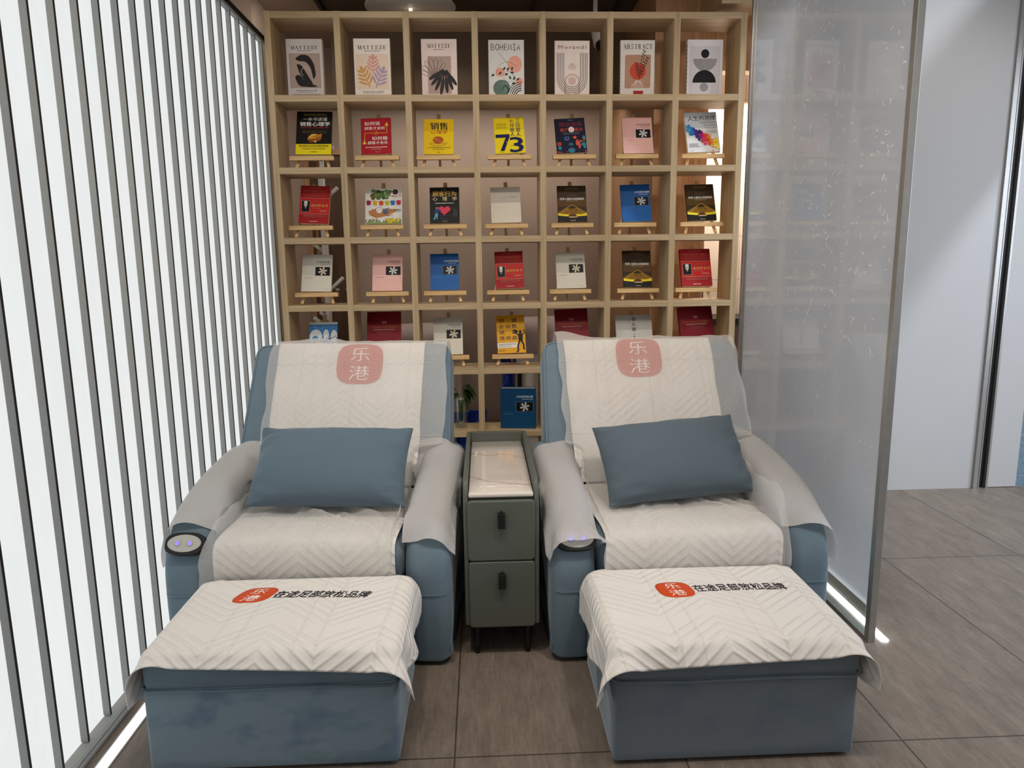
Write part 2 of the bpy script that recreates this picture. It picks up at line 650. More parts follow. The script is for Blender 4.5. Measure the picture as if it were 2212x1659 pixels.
def drape(P, bvh, steps=110, iters=8, fric=.85, gap=.004, bend=.25, grav=9.8, shear=.6, damp=.985, floor=None):
    """let a grid of points settle on a closed mesh (position-based cloth)"""
    ny, nx, _ = P.shape
    X = P.reshape(-1, 3).copy()
    V = np.zeros_like(X)
    idx = np.arange(ny * nx).reshape(ny, nx)
    sets = []

    def con(a, b, par, k):
        a, b = a, b
        for q in (0, 1):
            sel = (par % 2) == q
            i, j = a[sel], b[sel]
            if len(i):
                sets.append((i, j, np.linalg.norm(X[i] - X[j], axis=1), k))
    jj, ii = np.mgrid[0:ny, 0:nx]
    con(idx[:, :-1].ravel(), idx[:, 1:].ravel(), ii[:, :-1].ravel(), 1.0)
    con(idx[:-1].ravel(), idx[1:].ravel(), jj[:-1].ravel(), 1.0)
    con(idx[:-1, :-1].ravel(), idx[1:, 1:].ravel(), jj[:-1, :-1].ravel(), shear)
    con(idx[:-1, 1:].ravel(), idx[1:, :-1].ravel(), jj[:-1, 1:].ravel(), shear)
    con(idx[:, :-2].ravel(), idx[:, 2:].ravel(), ii[:, :-2].ravel() // 2, bend)
    con(idx[:-2].ravel(), idx[2:].ravel(), jj[:-2].ravel() // 2, bend)
    con(idx[:, :-4].ravel(), idx[:, 4:].ravel(), ii[:, :-4].ravel() // 4, bend * .5)
    con(idx[:-4].ravel(), idx[4:].ravel(), jj[:-4].ravel() // 4, bend * .5)
    dt = 1 / 60
    for st in range(steps):
        V[:, 2] -= grav * dt
        V *= damp
        O = X.copy()
        X = X + V * dt
        for it in range(iters):
            for i, j, L, k in sets:
                d = X[j] - X[i]
                l = np.maximum(np.linalg.norm(d, axis=1), 1e-9)
                c = (d * ((l - L) / l * .5 * k)[:, None])
                X[i] += c
                X[j] -= c
        for n in range(len(X)):
            p = Vector(X[n])
            loc, nor, fi, dist = bvh.find_nearest(p, .12)
            if loc is None:
                continue
            s = (p - loc).dot(nor)
            if s < gap:
                q = loc + nor * gap if s > -0.1 else loc + nor * gap
                o = Vector(O[n])
                tv = (q - o)
                tv = tv - nor * tv.dot(nor)
                q = q - tv * fric
                X[n] = q
        if floor is not None:
            X[:, 2] = np.maximum(X[:, 2], floor)
        V = (X - O) / dt
        sp = np.linalg.norm(V, axis=1)
        f = np.minimum(1, 2.0 / np.maximum(sp, 1e-9))
        V *= f[:, None]
    return X.reshape(ny, nx, 3)


def smooth_grid(P, n=2):
    for _ in range(n):
        Q = P.copy()
        Q[1:-1] = (P[:-2] + 2 * P[1:-1] + P[2:]) / 4
        P = Q.copy()
        P[:, 1:-1] = (Q[:, :-2] + 2 * Q[:, 1:-1] + Q[:, 2:]) / 4
    return P


def push_out(P, bvh, gap):
    ny, nx, _ = P.shape
    X = P.reshape(-1, 3)
    for n in range(len(X)):
        p = Vector(X[n])
        loc, nor, fi, dist = bvh.find_nearest(p, .06)
        if loc is not None and (p - loc).dot(nor) < gap:
            X[n] = loc + nor * gap
    return X.reshape(ny, nx, 3)


def grid_mesh(name, P, su, sv, g=None):
    """grid (ny,nx,3) to a smooth mesh with a UV map in metres centred on the cloth"""
    ny, nx, _ = P.shape
    g = g or G()
    base = len(g.v)
    vs = P.reshape(-1, 3)
    fs = [(j * nx + i, j * nx + i + 1, (j + 1) * nx + i + 1, (j + 1) * nx + i) for j in range(ny - 1) for i in range(nx - 1)]
    g.add(vs, fs, 0, True)
    return g


def finish_grid(g, name, P, su, sv, mats, parent=None):
    ny, nx, _ = P.shape
    me = g.mesh(name)
    uv = me.uv_layers.new(name='UVMap')
    n = ny * nx
    U = np.zeros((len(me.vertices), 2))
    jj, ii = np.mgrid[0:ny, 0:nx]
    U[:n, 0] = (ii.ravel() / (nx - 1) - .5) * su
    U[:n, 1] = (jj.ravel() / (ny - 1) - .5) * sv
    li = np.zeros(len(me.loops), dtype=np.int32)
    me.loops.foreach_get('vertex_index', li)
    uv.data.foreach_set('uv', U[li].ravel())
    return link(name, me, parent, mats)


def on_grid(P, su, sv, pts, off):
    """points (u,v) in metres from the cloth centre -> 3D on the grid, lifted along its normal"""
    ny, nx, _ = P.shape
    Du = np.gradient(P, axis=1)
    Dv = np.gradient(P, axis=0)
    Nn = np.cross(Du, Dv)
    Nn /= np.maximum(np.linalg.norm(Nn, axis=2, keepdims=True), 1e-9)
    out = []
    for u, v in pts:
        a = min(max((u / su + .5) * (nx - 1), 0), nx - 1.001)
        b = min(max((v / sv + .5) * (ny - 1), 0), ny - 1.001)
        i, j = int(a), int(b)
        fa, fb = a - i, b - j

        def bl(A):
            return (A[j, i] * (1 - fa) + A[j, i + 1] * fa) * (1 - fb) + (A[j + 1, i] * (1 - fa) + A[j + 1, i + 1] * fa) * fb
        out.append(bl(P) + bl(Nn) * off)
    return out


def refine2d(vs, fs, step):
    """split long edges of a flat outline so that it can follow a curved cloth"""
    bm = bmesh.new()
    bv = [bm.verts.new((x, y, 0)) for x, y in vs]
    for f in fs:
        try:
            bm.faces.new([bv[i] for i in f])
        except ValueError:
            pass
    bmesh.ops.triangulate(bm, faces=bm.faces[:])
    for _ in range(4):
        es = [e for e in bm.edges if e.calc_length() > step]
        if not es:
            break
        bmesh.ops.subdivide_edges(bm, edges=es, cuts=1)
        bmesh.ops.triangulate(bm, faces=[f for f in bm.faces if len(f.verts) > 3])
    bm.verts.index_update()
    V = [(v.co.x, v.co.y) for v in bm.verts]
    F = [tuple(v.index for v in f.verts) for f in bm.faces]
    bm.free()
    return V, F


def fit_text(body, x0, y0, x1, y1, bold=0.0, space=1.0):
    vs, fs = glyphs(body, bold, space)
    xs = [p[0] for p in vs]
    ys = [p[1] for p in vs]
    ax, bx, ay, by = min(xs), max(xs), min(ys), max(ys)
    return [(x0 + (x - ax) / (bx - ax) * (x1 - x0), y0 + (y - ay) / (by - ay) * (y1 - y0)) for x, y in vs], fs


def squircle(cx, cy, rx, ry, p=3.2, rings=6, n=36):
    vs, fs = [(cx, cy)], []
    for k in range(1, rings + 1):
        for i in range(n):
            t = 2 * PI * i / n
            c, s = math.cos(t), math.sin(t)
            q = (abs(c) ** p + abs(s) ** p) ** (-1 / p) * k / rings
            vs.append((cx + rx * c * q, cy + ry * s * q))
    for i in range(n):
        fs.append((0, 1 + i, 1 + (i + 1) % n))
    for k in range(rings - 1):
        for i in range(n):
            a, b = 1 + k * n + i, 1 + k * n + (i + 1) % n
            fs.append((a, a + n, b + n, b))
    return vs, fs


# ------------------------------------------------------------------ the room
def floor_mat():
    t = NT('taupe_floor_tiles')
    o = t.tc()
    x, y = fnode(t, o)
    px_, py_ = .6285, 1.197
    dx = t.m2('PINGPONG', t.m2('ADD', x, .0993 + px_ * 40), px_ / 2)
    dy = t.m2('PINGPONG', t.m2('ADD', y, -1.753 + py_ * 40), py_ / 2)
    d = t.m2('MINIMUM', dx, dy)
    line = t.ramp(d, [(.0014, (1, 1, 1, 1)), (.0026, (0, 0, 0, 1))])
    ix = t.m2('FLOOR', t.m2('DIVIDE', t.m2('ADD', x, .0993 + px_ * 40), px_))
    iy = t.m2('FLOOR', t.m2('DIVIDE', t.m2('ADD', y, -1.753 + py_ * 40), py_))
    tile = t.m2('FRACT', t.m2('MULTIPLY', t.m2('SINE', t.m2('ADD', t.m2('MULTIPLY', ix, 12.99), t.m2('MULTIPLY', iy, 78.23))), 43758.5))
    a = t.noise(t.map(o, (9, 2.2, 1)), 2.2, 6, .62)
    b = t.noise(t.map(o, (70, 9, 1), rot=(0, 0, .12)), 1.5, 3, .6)
    c = t.noise(o, 60, 4, .7)
    f = t.m2('ADD', t.m2('ADD', t.m2('MULTIPLY', a, .5), t.m2('MULTIPLY', b, .3)), t.m2('MULTIPLY', c, .2))
    f = t.m2('ADD', f, t.m2('MULTIPLY', t.m2('SUBTRACT', tile, .5), .05))
    col = t.ramp(f, [(.36, rgb(104, 93, 83)), (.5, rgb(122, 110, 99)), (.64, rgb(138, 126, 115))])
    col = t.mix(line, col, rgb(38, 33, 31))
    h = t.m2('SUBTRACT', t.m2('MULTIPLY', c, .3), line)
    t.bsdf(Base_Color=col, Roughness=t.m2('MULTIPLY_ADD', a, .2, .34), Specular_IOR_Level=.4, Normal=t.bump(h, .2, .002))
    return t.m


def tile_mat():
    t = NT('white_wall_tiles')
    o = t.tc()
    s = t.n('SeparateXYZ')
    t.link(o, s.inputs[0])
    dz = t.m2('PINGPONG', s.outputs[2], .15)
    line = t.ramp(dz, [(.0015, (1, 1, 1, 1)), (.003, (0, 0, 0, 1))])
    dx = t.m2('PINGPONG', s.outputs[0], .3)
    l2 = t.ramp(dx, [(.0015, (1, 1, 1, 1)), (.003, (0, 0, 0, 1))])
    ln = t.m2('MAXIMUM', line, l2)
    t.bsdf(Base_Color=t.mix(ln, rgb(226, 214, 200), rgb(176, 160, 145)), Roughness=.25)
    return t.m


def panel_mat():
    """lit rice-paper diffuser of the slatted light wall"""
    t = NT('glowing_paper_panel')
    o = t.tc()
    a = t.noise(t.map(o, (1, 2.5, .7)), 2.2, 4, .55)
    b = t.noise(t.map(o, (1, 30, 3)), 2.0, 5, .7)
    c = t.noise(o, 30, 5, .7)
    f = t.m2('ADD', t.m2('ADD', t.m2('MULTIPLY', a, .5), t.m2('MULTIPLY', b, .25)), t.m2('MULTIPLY', c, .25))
    s = t.m2('MULTIPLY_ADD', f, .20, .76)
    e = t.n('Emission')
    e.inputs[0].default_value = (.955, .985, .97, 1)
    t.link(s, e.inputs[1])
    t.link(e.outputs[0], t.out.inputs[0])
    return t.m


def mesh_ceiling_mat():
    t = NT('expanded_metal_ceiling')
    o = t.tc()
    x, y = fnode(t, o)
    a = t.m2('PINGPONG', t.m2('ADD', t.m2('ADD', x, t.m2('MULTIPLY', y, .5)), 50), .012)
    b = t.m2('PINGPONG', t.m2('ADD', t.m2('SUBTRACT', x, t.m2('MULTIPLY', y, .5)), 50), .012)
    d = t.m2('MINIMUM', a, b)
    r = t.ramp(d, [(.0025, (1, 1, 1, 1)), (.005, (0, 0, 0, 1))])
    t.bsdf(Base_Color=t.mix(r, rgb(52, 46, 40), rgb(118, 106, 92)), Roughness=.6, Metallic=.2)
    return t.m


ST = 'structure'
o = G().box(-3.2, 5.2, -2.5, 6.3, -.08, 0).build('floor', floor_mat())
tag(o, kind=ST)

# left: slatted light wall (lit paper behind thin aluminium fins, rails top and bottom)
wl = empty('wall_left', (-1.14, 0, 0))
tag(wl, kind=ST)
YB = 4.03
G().box(-.04, 0, .2, YB, .03, 2.486).build('light_panel', panel_mat(), wl)
y0 = 1.83 - 12 * .1195
for k in range(31):
    y = y0 + k * .1195
    if y > YB - .02:
        break
    g = G().box(.0, .020, y, y + .0066, .034, 2.478)
    g.box(.0195, .0208, y - .0003, y + .0069, .034, 2.478, 1)
    g.build('slat', [M['alu_grey'], M['dark_line']], wl)
g = G().box(-.05, .034, .2, YB, .0, .03).box(.034, .040, .2, YB, 0, .018)
g.build('bottom_rail', M['alu_grey'], wl, .002)
g = G().box(-.05, .024, .2, YB, 2.478, 2.492).box(-.05, .030, .2, YB, 2.492, 2.512, 1)
g.build('top_rail', [M['alu_grey'], M['dark_line']], wl)

# LED strips let into the floor
o = G().box(-1.071, -1.038, .4, 3.7, -.01, .0025).build('floor_light_strip', M['led'])
g = G().box(-1.0755, -1.071, .4, 3.7, -.01, .003).box(-1.038, -1.0335, .4, 3.7, -.01, .003)
g.build('edge_profile', M['alu'], o)
tag(o, 'white glowing light strip in the floor beside the slatted light wall', 'light strip')
o = G().box(1.393, 1.416, 2.27, 3.6, -.01, .004).build('floor_light_strip', M['led_bright'])
tag(o, 'short white glowing floor strip behind the frosted glass partition', 'light strip')

# back room
XW = 1.02
o = G().box(-1.0, XW + .4, 5.74, 5.84, 0, 3.1).build('wall_back', M['taupe_wall'])
tag(o, kind=ST)
o = G().box(-1.45, -1.35, 4.62, 5.84, 0, 3.1).build('wall_back_left', M['taupe_wall'])
tag(o, kind=ST)
o = G().box(-2.6, -1.4505, 4.62, 4.7, 0, 3.1).build('wall_upper_left', M['taupe_wall'])
tag(o, kind=ST)
o = G().box(-.99, XW, 5.15, 5.3, 2.44, 3.0).build('shade_bulkhead', plain('shade_grey_plaster', rgb(128, 112, 97), .9, 0, .2, .03, 3))  # added bulkhead; its dark grey stands in for shade on the upper wall
tag(o, kind=ST)
o = G().box(-1.35, -1.0, 5.74, 5.84, 2.2, 3.1).build('wall_over_door', M['taupe_wall'])
tag(o, kind=ST)
d = G().box(-1.31, -1.02, 5.70, 5.74, 0, 2.16).build('door_1', M['door_brown'])
tag(d, kind=ST)
G().box(-1.348, -1.31, 5.68, 5.75, 0, 2.2).box(-1.348, -.99, 5.68, 5.75, 2.16, 2.2).build('door_frame', M['veneer'], d)
G().box(-1.155, -1.125, 5.692, 5.70, 1.13, 1.15).build('door_sticker', M['chrome'], d)
G().box(-1.075, -1.045, 5.692, 5.70, 1.13, 1.15).build('door_sticker', M['chrome'], d)
# wood-clad block at the right of the back room, header and lit tile niche beyond
g = G().box(XW, 1.335, 4.32, 5.74, 0, 3.1)
o = g.build('wall_wood_block', M['veneer'])
tag(o, kind=ST)
o = G().box(1.335, 1.375, 4.42, 5.0, 0, 2.52).build('trim_2', M['veneer'])
tag(o, kind=ST)
o = G().box(1.335, 2.6, 4.36, 4.46, 2.43, 3.1).build('wall_niche_header', M['veneer'])
tag(o, kind=ST)
o = G().box(1.33, 2.6, 4.98, 5.06, 0, 3.1).build('wall_tiled', tile_mat())
tag(o, kind=ST)
o = G().box(1.28, 1.5, 3.95, 4.32, 2.66, 3.1).build('trim_3', M['oak_h'])
tag(o, kind=ST)

# ceilings
c = G().box(-.99, XW, 2.9, 5.74, 2.96, 3.0).build('ceiling_back', mesh_ceiling_mat())
tag(c, kind=ST)
for x in (-.31, .36, .90):
    G().box(x - .012, x + .012, 2.9, 5.74, 2.94, 2.96).build('ceiling_joint', M['steel_dark'], c)
G().box(-1.0, -.975, 2.9, 5.74, 2.93, 2.96).build('ceiling_edge', M['black'], c)
o = G().box(-2.6, -.99, 2.9, 5.74, 2.94, 3.0).build('ceiling_soffit', M['taupe_wall'])
tag(o, kind=ST)
o = G().box(XW, 2.0, 2.9, 4.4, 2.94, 3.0).build('ceiling_wood', M['veneer'])
tag(o, kind=ST)
o = G().box(-2.6, 3.3, -2.5, 2.9, 2.96, 3.04).build('ceiling_front', M['ceiling_white'])
tag(o, kind=ST)

# right: white wall, sliding white panel with dark gap, ribbed glass
o = G().box(1.55, 2.846, 3.89, 3.99, 0, 3.1).build('wall_right', M['white_wall'])
tag(o, kind=ST)
dr = G().box(2.93, 3.112, 3.89, 3.93, .004, 2.9).build('door_2', M['white_wall'])
tag(dr, kind=ST)
g = G().box(2.846, 2.872, 3.875, 3.99, 0, 3.0).box(2.872, 2.878, 3.872, 3.93, 0, 3.0)
g.box(2.922, 2.934, 3.878, 3.94, 0, 3.0)
g.build('door_frame', M['alu'], dr)
G().box(2.878, 2.922, 3.90, 3.97, 0, 3.0).build('door_gap', M['black'], dr)
o = G().box(3.2, 3.3, 2.2, 3.89, 2.45, 3.3).build('trim_4', M['white_wall'])
tag(o, kind=ST)
o = G().box(-1.9, -1.8, -2.5, 4.7, 0, 3.1).build('wall_far_left', M['taupe_wall'])
tag(o, kind=ST)
wn = G().box(3.112, 3.9, 3.90, 3.92, 0, 2.9)
t = NT('ribbed_blue_glass')
nz = t.noise(t.map(t.tc(), (1, 1, .5)), 90, 2)
t.bsdf(Base_Color=rgb(120, 146, 162), Roughness=.18, Specular_IOR_Level=.7, Normal=t.bump(nz, .8, .01))
o = wn.build('window_1', t.m)
tag(o, kind=ST)

# frosted rice-paper glass partition
t = NT('rice_paper_glass')
ob = t.tc()
big = t.noise(ob, 3, 3)
fib = t.noise(ob, 160, 3, .7)
f = t.m2('ADD', t.m2('MULTIPLY', big, .5), t.m2('MULTIPLY', fib, .5))
gp = t.n('BsdfPrincipled')
t.set(gp, Base_Color=t.ramp(f, [(.35, rgb(184, 182, 179)), (.65, rgb(200, 198, 195))]), Roughness=.05, Specular_IOR_Level=1.0, Coat_Weight=.8, Coat_Roughness=.03)
tl = t.n('BsdfTranslucent')
tl.inputs[0].default_value = rgb(240, 241, 243)
mx = t.n('MixShader')
mx.inputs[0].default_value = .5
t.link(gp.outputs[0], mx.inputs[1])
t.link(tl.outputs[0], mx.inputs[2])
t.link(mx.outputs[0], t.out.inputs[0])
M['rice_glass'] = t.m
M['fleck'] = plain('white_paper_fibre', rgb(254, 254, 254), .4)
gpo = empty('glass_partition', (1.345, 2.9, 0))
tag(gpo, 'tall frosted rice-paper glass partition in aluminium posts right of the recliners', 'partition')
g = G().box(-.004, .004, -.61, .72, .125, 2.9)
rr = random.Random(3)
for k in range(720):
    y, z = rr.uniform(-.58, .70), rr.uniform(.16, 2.85) if rr.random() < .25 else rr.uniform(1.0, 2.8)
    r, a0, da = rr.uniform(.006, .020), rr.uniform(0, 6.28), rr.uniform(.5, 1.9)
    wd = rr.uniform(.0009, .0021)
    vs, fs = [], []
    for i in range(6):
        a = a0 + da * i / 5
        for q in (-1, 1):
            vs.append((-.0046, y + (r + q * wd) * math.cos(a), z + (r + q * wd) * math.sin(a)))
    for i in range(5):
        fs.append((2 * i, 2 * i + 1, 2 * i + 3, 2 * i + 2))
    g.add(vs, fs, 1)
g.build('glass_panel', [M['rice_glass'], M['fleck']], gpo)
G().box(-.004, .004, -.61, .72, .012, .125).build('clear_glass_band', M['glass'], gpo)
g = G().box(-.009, .016, -.640, -.612, 0, 2.95)
g.build('front_post', M['alu'], gpo, .0015)
G().box(-.016, .030, .72, .745, 0, 2.95).box(-.008, .008, .70, .72, 0, 2.95).build('rear_post', M['alu'], gpo, .0015)
G().box(-.008, .012, -.61, .72, 0, .012).build('bottom_rail', M['alu'], gpo)

# ------------------------------------------------------------------ back room furnishings
ln = empty('ceiling_lamp', (-.36, 4.15, 2.70))
tag(ln, 'round white disc ceiling lamp with a small bulb above the bookshelf', 'lamp')
G().lathe([(0, .012), (.24, .012), (.245, .004), (.24, -.004), (0, -.004)], 40).build('lamp_disc', M['white_metal'], ln)
G().lathe([(.012, .24), (.012, .012)], 10).build('stem', M['steel_dark'], ln)
g = G().lathe([(.010, -.004), (.010, -.02), (.017, -.045), (.014, -.06), (0, -.066)], 14)
g.build('bulb', emis('dim_bulb_glow', (1, .85, .65, 1), 1.2), ln)

cm = empty('security_camera', (.735, 4.6, 2.70))
tag(cm, 'small white bullet security camera seen through the top shelf', 'camera')
G().tube([(-.01, .06, .10), (0, 0, .02), (.01, -.05, -.07)], .045, 16).build('body', M['white_metal'], cm)
G().tube([(.0101, -.0505, -.071), (.012, -.058, -.082)], .036, 16).build('lens', M['black'], cm)
G().tube([(-.01, .06, .10), (-.01, .06, .25)], .015, 8).build('bracket', M['white_metal'], cm)

rk = empty('coat_rack', (-1.006, 4.7, 0))
tag(rk, 'white metal tree coat rack standing behind the left shelf column', 'coat rack')
G().tube([(0, 0, .02), (0, 0, 2.15)], .022, 16).build('pole', M['white_metal'], rk)
G().lathe([(0, 0), (.17, 0), (.17, .012), (.03, .03), (0, .03)], 28).build('base', M['white_metal'], rk)
for z, sx, l in ((1.74, 1, .12), (1.33, -1, .09), (1.42, -1, .10), (1.17, 1, .13), (1.0, -1, .05), (.93, -1, .11), (1.62, -1, .07), (2.0, 1, .1)):
    G().tube([(sx * .015, 0, z), (sx * (.015 + l * .72), -.02, z + l * .62)], .012, 12).build('peg', M['white_metal'], rk)


def covered_bed(x, y, wd, h, label, rz):
    prof = smooth_poly([(-wd / 2, .02), (wd / 2, .02), (wd / 2 - .02, h), (-wd / 2 + .03, h - .015)], [.01, .01, .09, .11])
    vs, fs, _ = slab(prof, .62, .08, 5)
    g = G()
    out = []
    for a, b, c in vs:
        k = noise.noise(Vector((a * 9, b * 9, c * 5))) * .012
        out.append((a + k, c + k, b + k * .8))
    g.add(out, fs, 0, True)
    b = g.build('covered_recliner', plain('draped_white_cloth', rgb(206, 192, 190), .9, 0, .1, .02, 5), None, recalc=True)
    b.location = (x, y, 0)
    b.rotation_euler = (0, 0, rz)
    tag(b, label, 'recliner', 'sheeted recliners in the back room')


covered_bed(-.45, 5.27, .60, .89, 'pale sheet-covered recliner behind the crimson book in the second column', .06)
covered_bed(.42, 5.27, .56, .93, 'pale sheet-covered recliner behind the yellow cartoon-silhouette book, centre of the shelf', -.05)


def crumple(name, loc, sx, sz, m, label, cat, seed, parent=None):
    n = 14
    P = np.zeros((n, n, 3))
    for j in range(n):
        for i in range(n):
            u, v = i / (n - 1) - .5, j / (n - 1) - .5
            q = Vector((u * 5 + seed, v * 4, seed))
            P[j, i] = (u * sx * (.75 + .3 * v), .05 * noise.noise(q) + .03 * noise.noise(q * 2.3), v * sz + .02 * noise.noise(q * 1.7))
    P = upsample(P, 2)
    g = grid_mesh(name, P, 1, 1)
    o = finish_grid(g, name, P, 1, 1, [m])
    o.modifiers.new('thick', 'SOLIDIFY').thickness = .004
    o.location = loc
    return tag(o, label, cat)


crumple('plastic_bag', (-.10, 4.75, .17), .26, .34, M['blue_plastic'], 'crumpled blue plastic bag hanging behind the potted plant', 'bag', 1.0)
crumple('plastic_bag', (.165, 4.64, .62), .12, .42, M['blue_plastic'], 'crumpled blue plastic bag behind the thick blue hardback on the lowest shelf', 'bag', 4.0)
bx = empty('storage_trolley', (.38, 4.72, 0))
tag(bx, 'white trolley with grey top behind the thick blue hardback book', 'trolley')
G().box(-.14, .16, -.16, .16, .08, .66).build('body', M['white_metal'], bx, .01)
G().box(-.17, .19, -.19, .19, .66, .70).build('top', plain('grey_trolley_top', rgb(150, 154, 158), .5), bx, .006)
G().box(-.16, -.135, -.17, -.145, 0, .66).box(.155, .18, -.17, -.145, 0, .66).build('leg', M['steel_dark'], bx)
ct = empty('sink_counter', (1.74, 4.765, 0))
tag(ct, 'dark counter unit beneath the lit white tiles right of the bookshelf', 'counter')
G().box(-.34, .4, -.17, .185, .06, .92).build('body', plain('grey_counter_front', rgb(108, 100, 90), .6), ct, .004)
G().box(-.36, .42, -.2, .2, .92, .96).build('top', M['black'], ct, .004)
G().box(-.33, .38, -.178, -.168, .60, .66).box(-.33, .38, -.178, -.168, .30, .50).build('front_panel', M['black'], ct)
G().tube([(-.25, .05, .96), (-.25, .05, 1.16), (-.25, -.06, 1.19), (-.25, -.09, 1.13)], .013, 10).build('tap', M['steel_dark'], ct)
G().box(-.33, -.24, .195, .212, 1.42, 1.58).build('notice', plain('white_notice_card', rgb(236, 232, 226), .6), ct)


# ------------------------------------------------------------------ bookshelf
SX, SY, SD = -1.0651, 3.8965, .225
ZT = [2.6023, 2.1995, 1.8393, 1.4781, 1.1191, .7598, .4021, .044]
bs = empty('bookshelf', (.16, 4.0, 0))
tag(bs, 'large light oak open grid bookshelf with seven columns behind the recliners', 'bookshelf')


def inb(g):
    g.v = [(x - .16, y - 4.0, z) for x, y, z in g.v]
    return g


for i in range(8):
    x = SX + i * .35
    g = inb(G().box(x - .0165, x + .0165, SY, SY + SD, 0, ZT[0]))
    g.build('side_panel' if i in (0, 7) else 'divider', M['oak_v'], bs, .0012, 1)
for k in range(8):
    g = inb(G().box(SX, SX + 2.45, SY + .0012, SY + SD - .002, ZT[k] - .033, ZT[k] - (.0006 if k == 0 else 0)))
    g.build('top_panel' if k == 0 else 'shelf', M['oak_h'], bs, .001, 1)


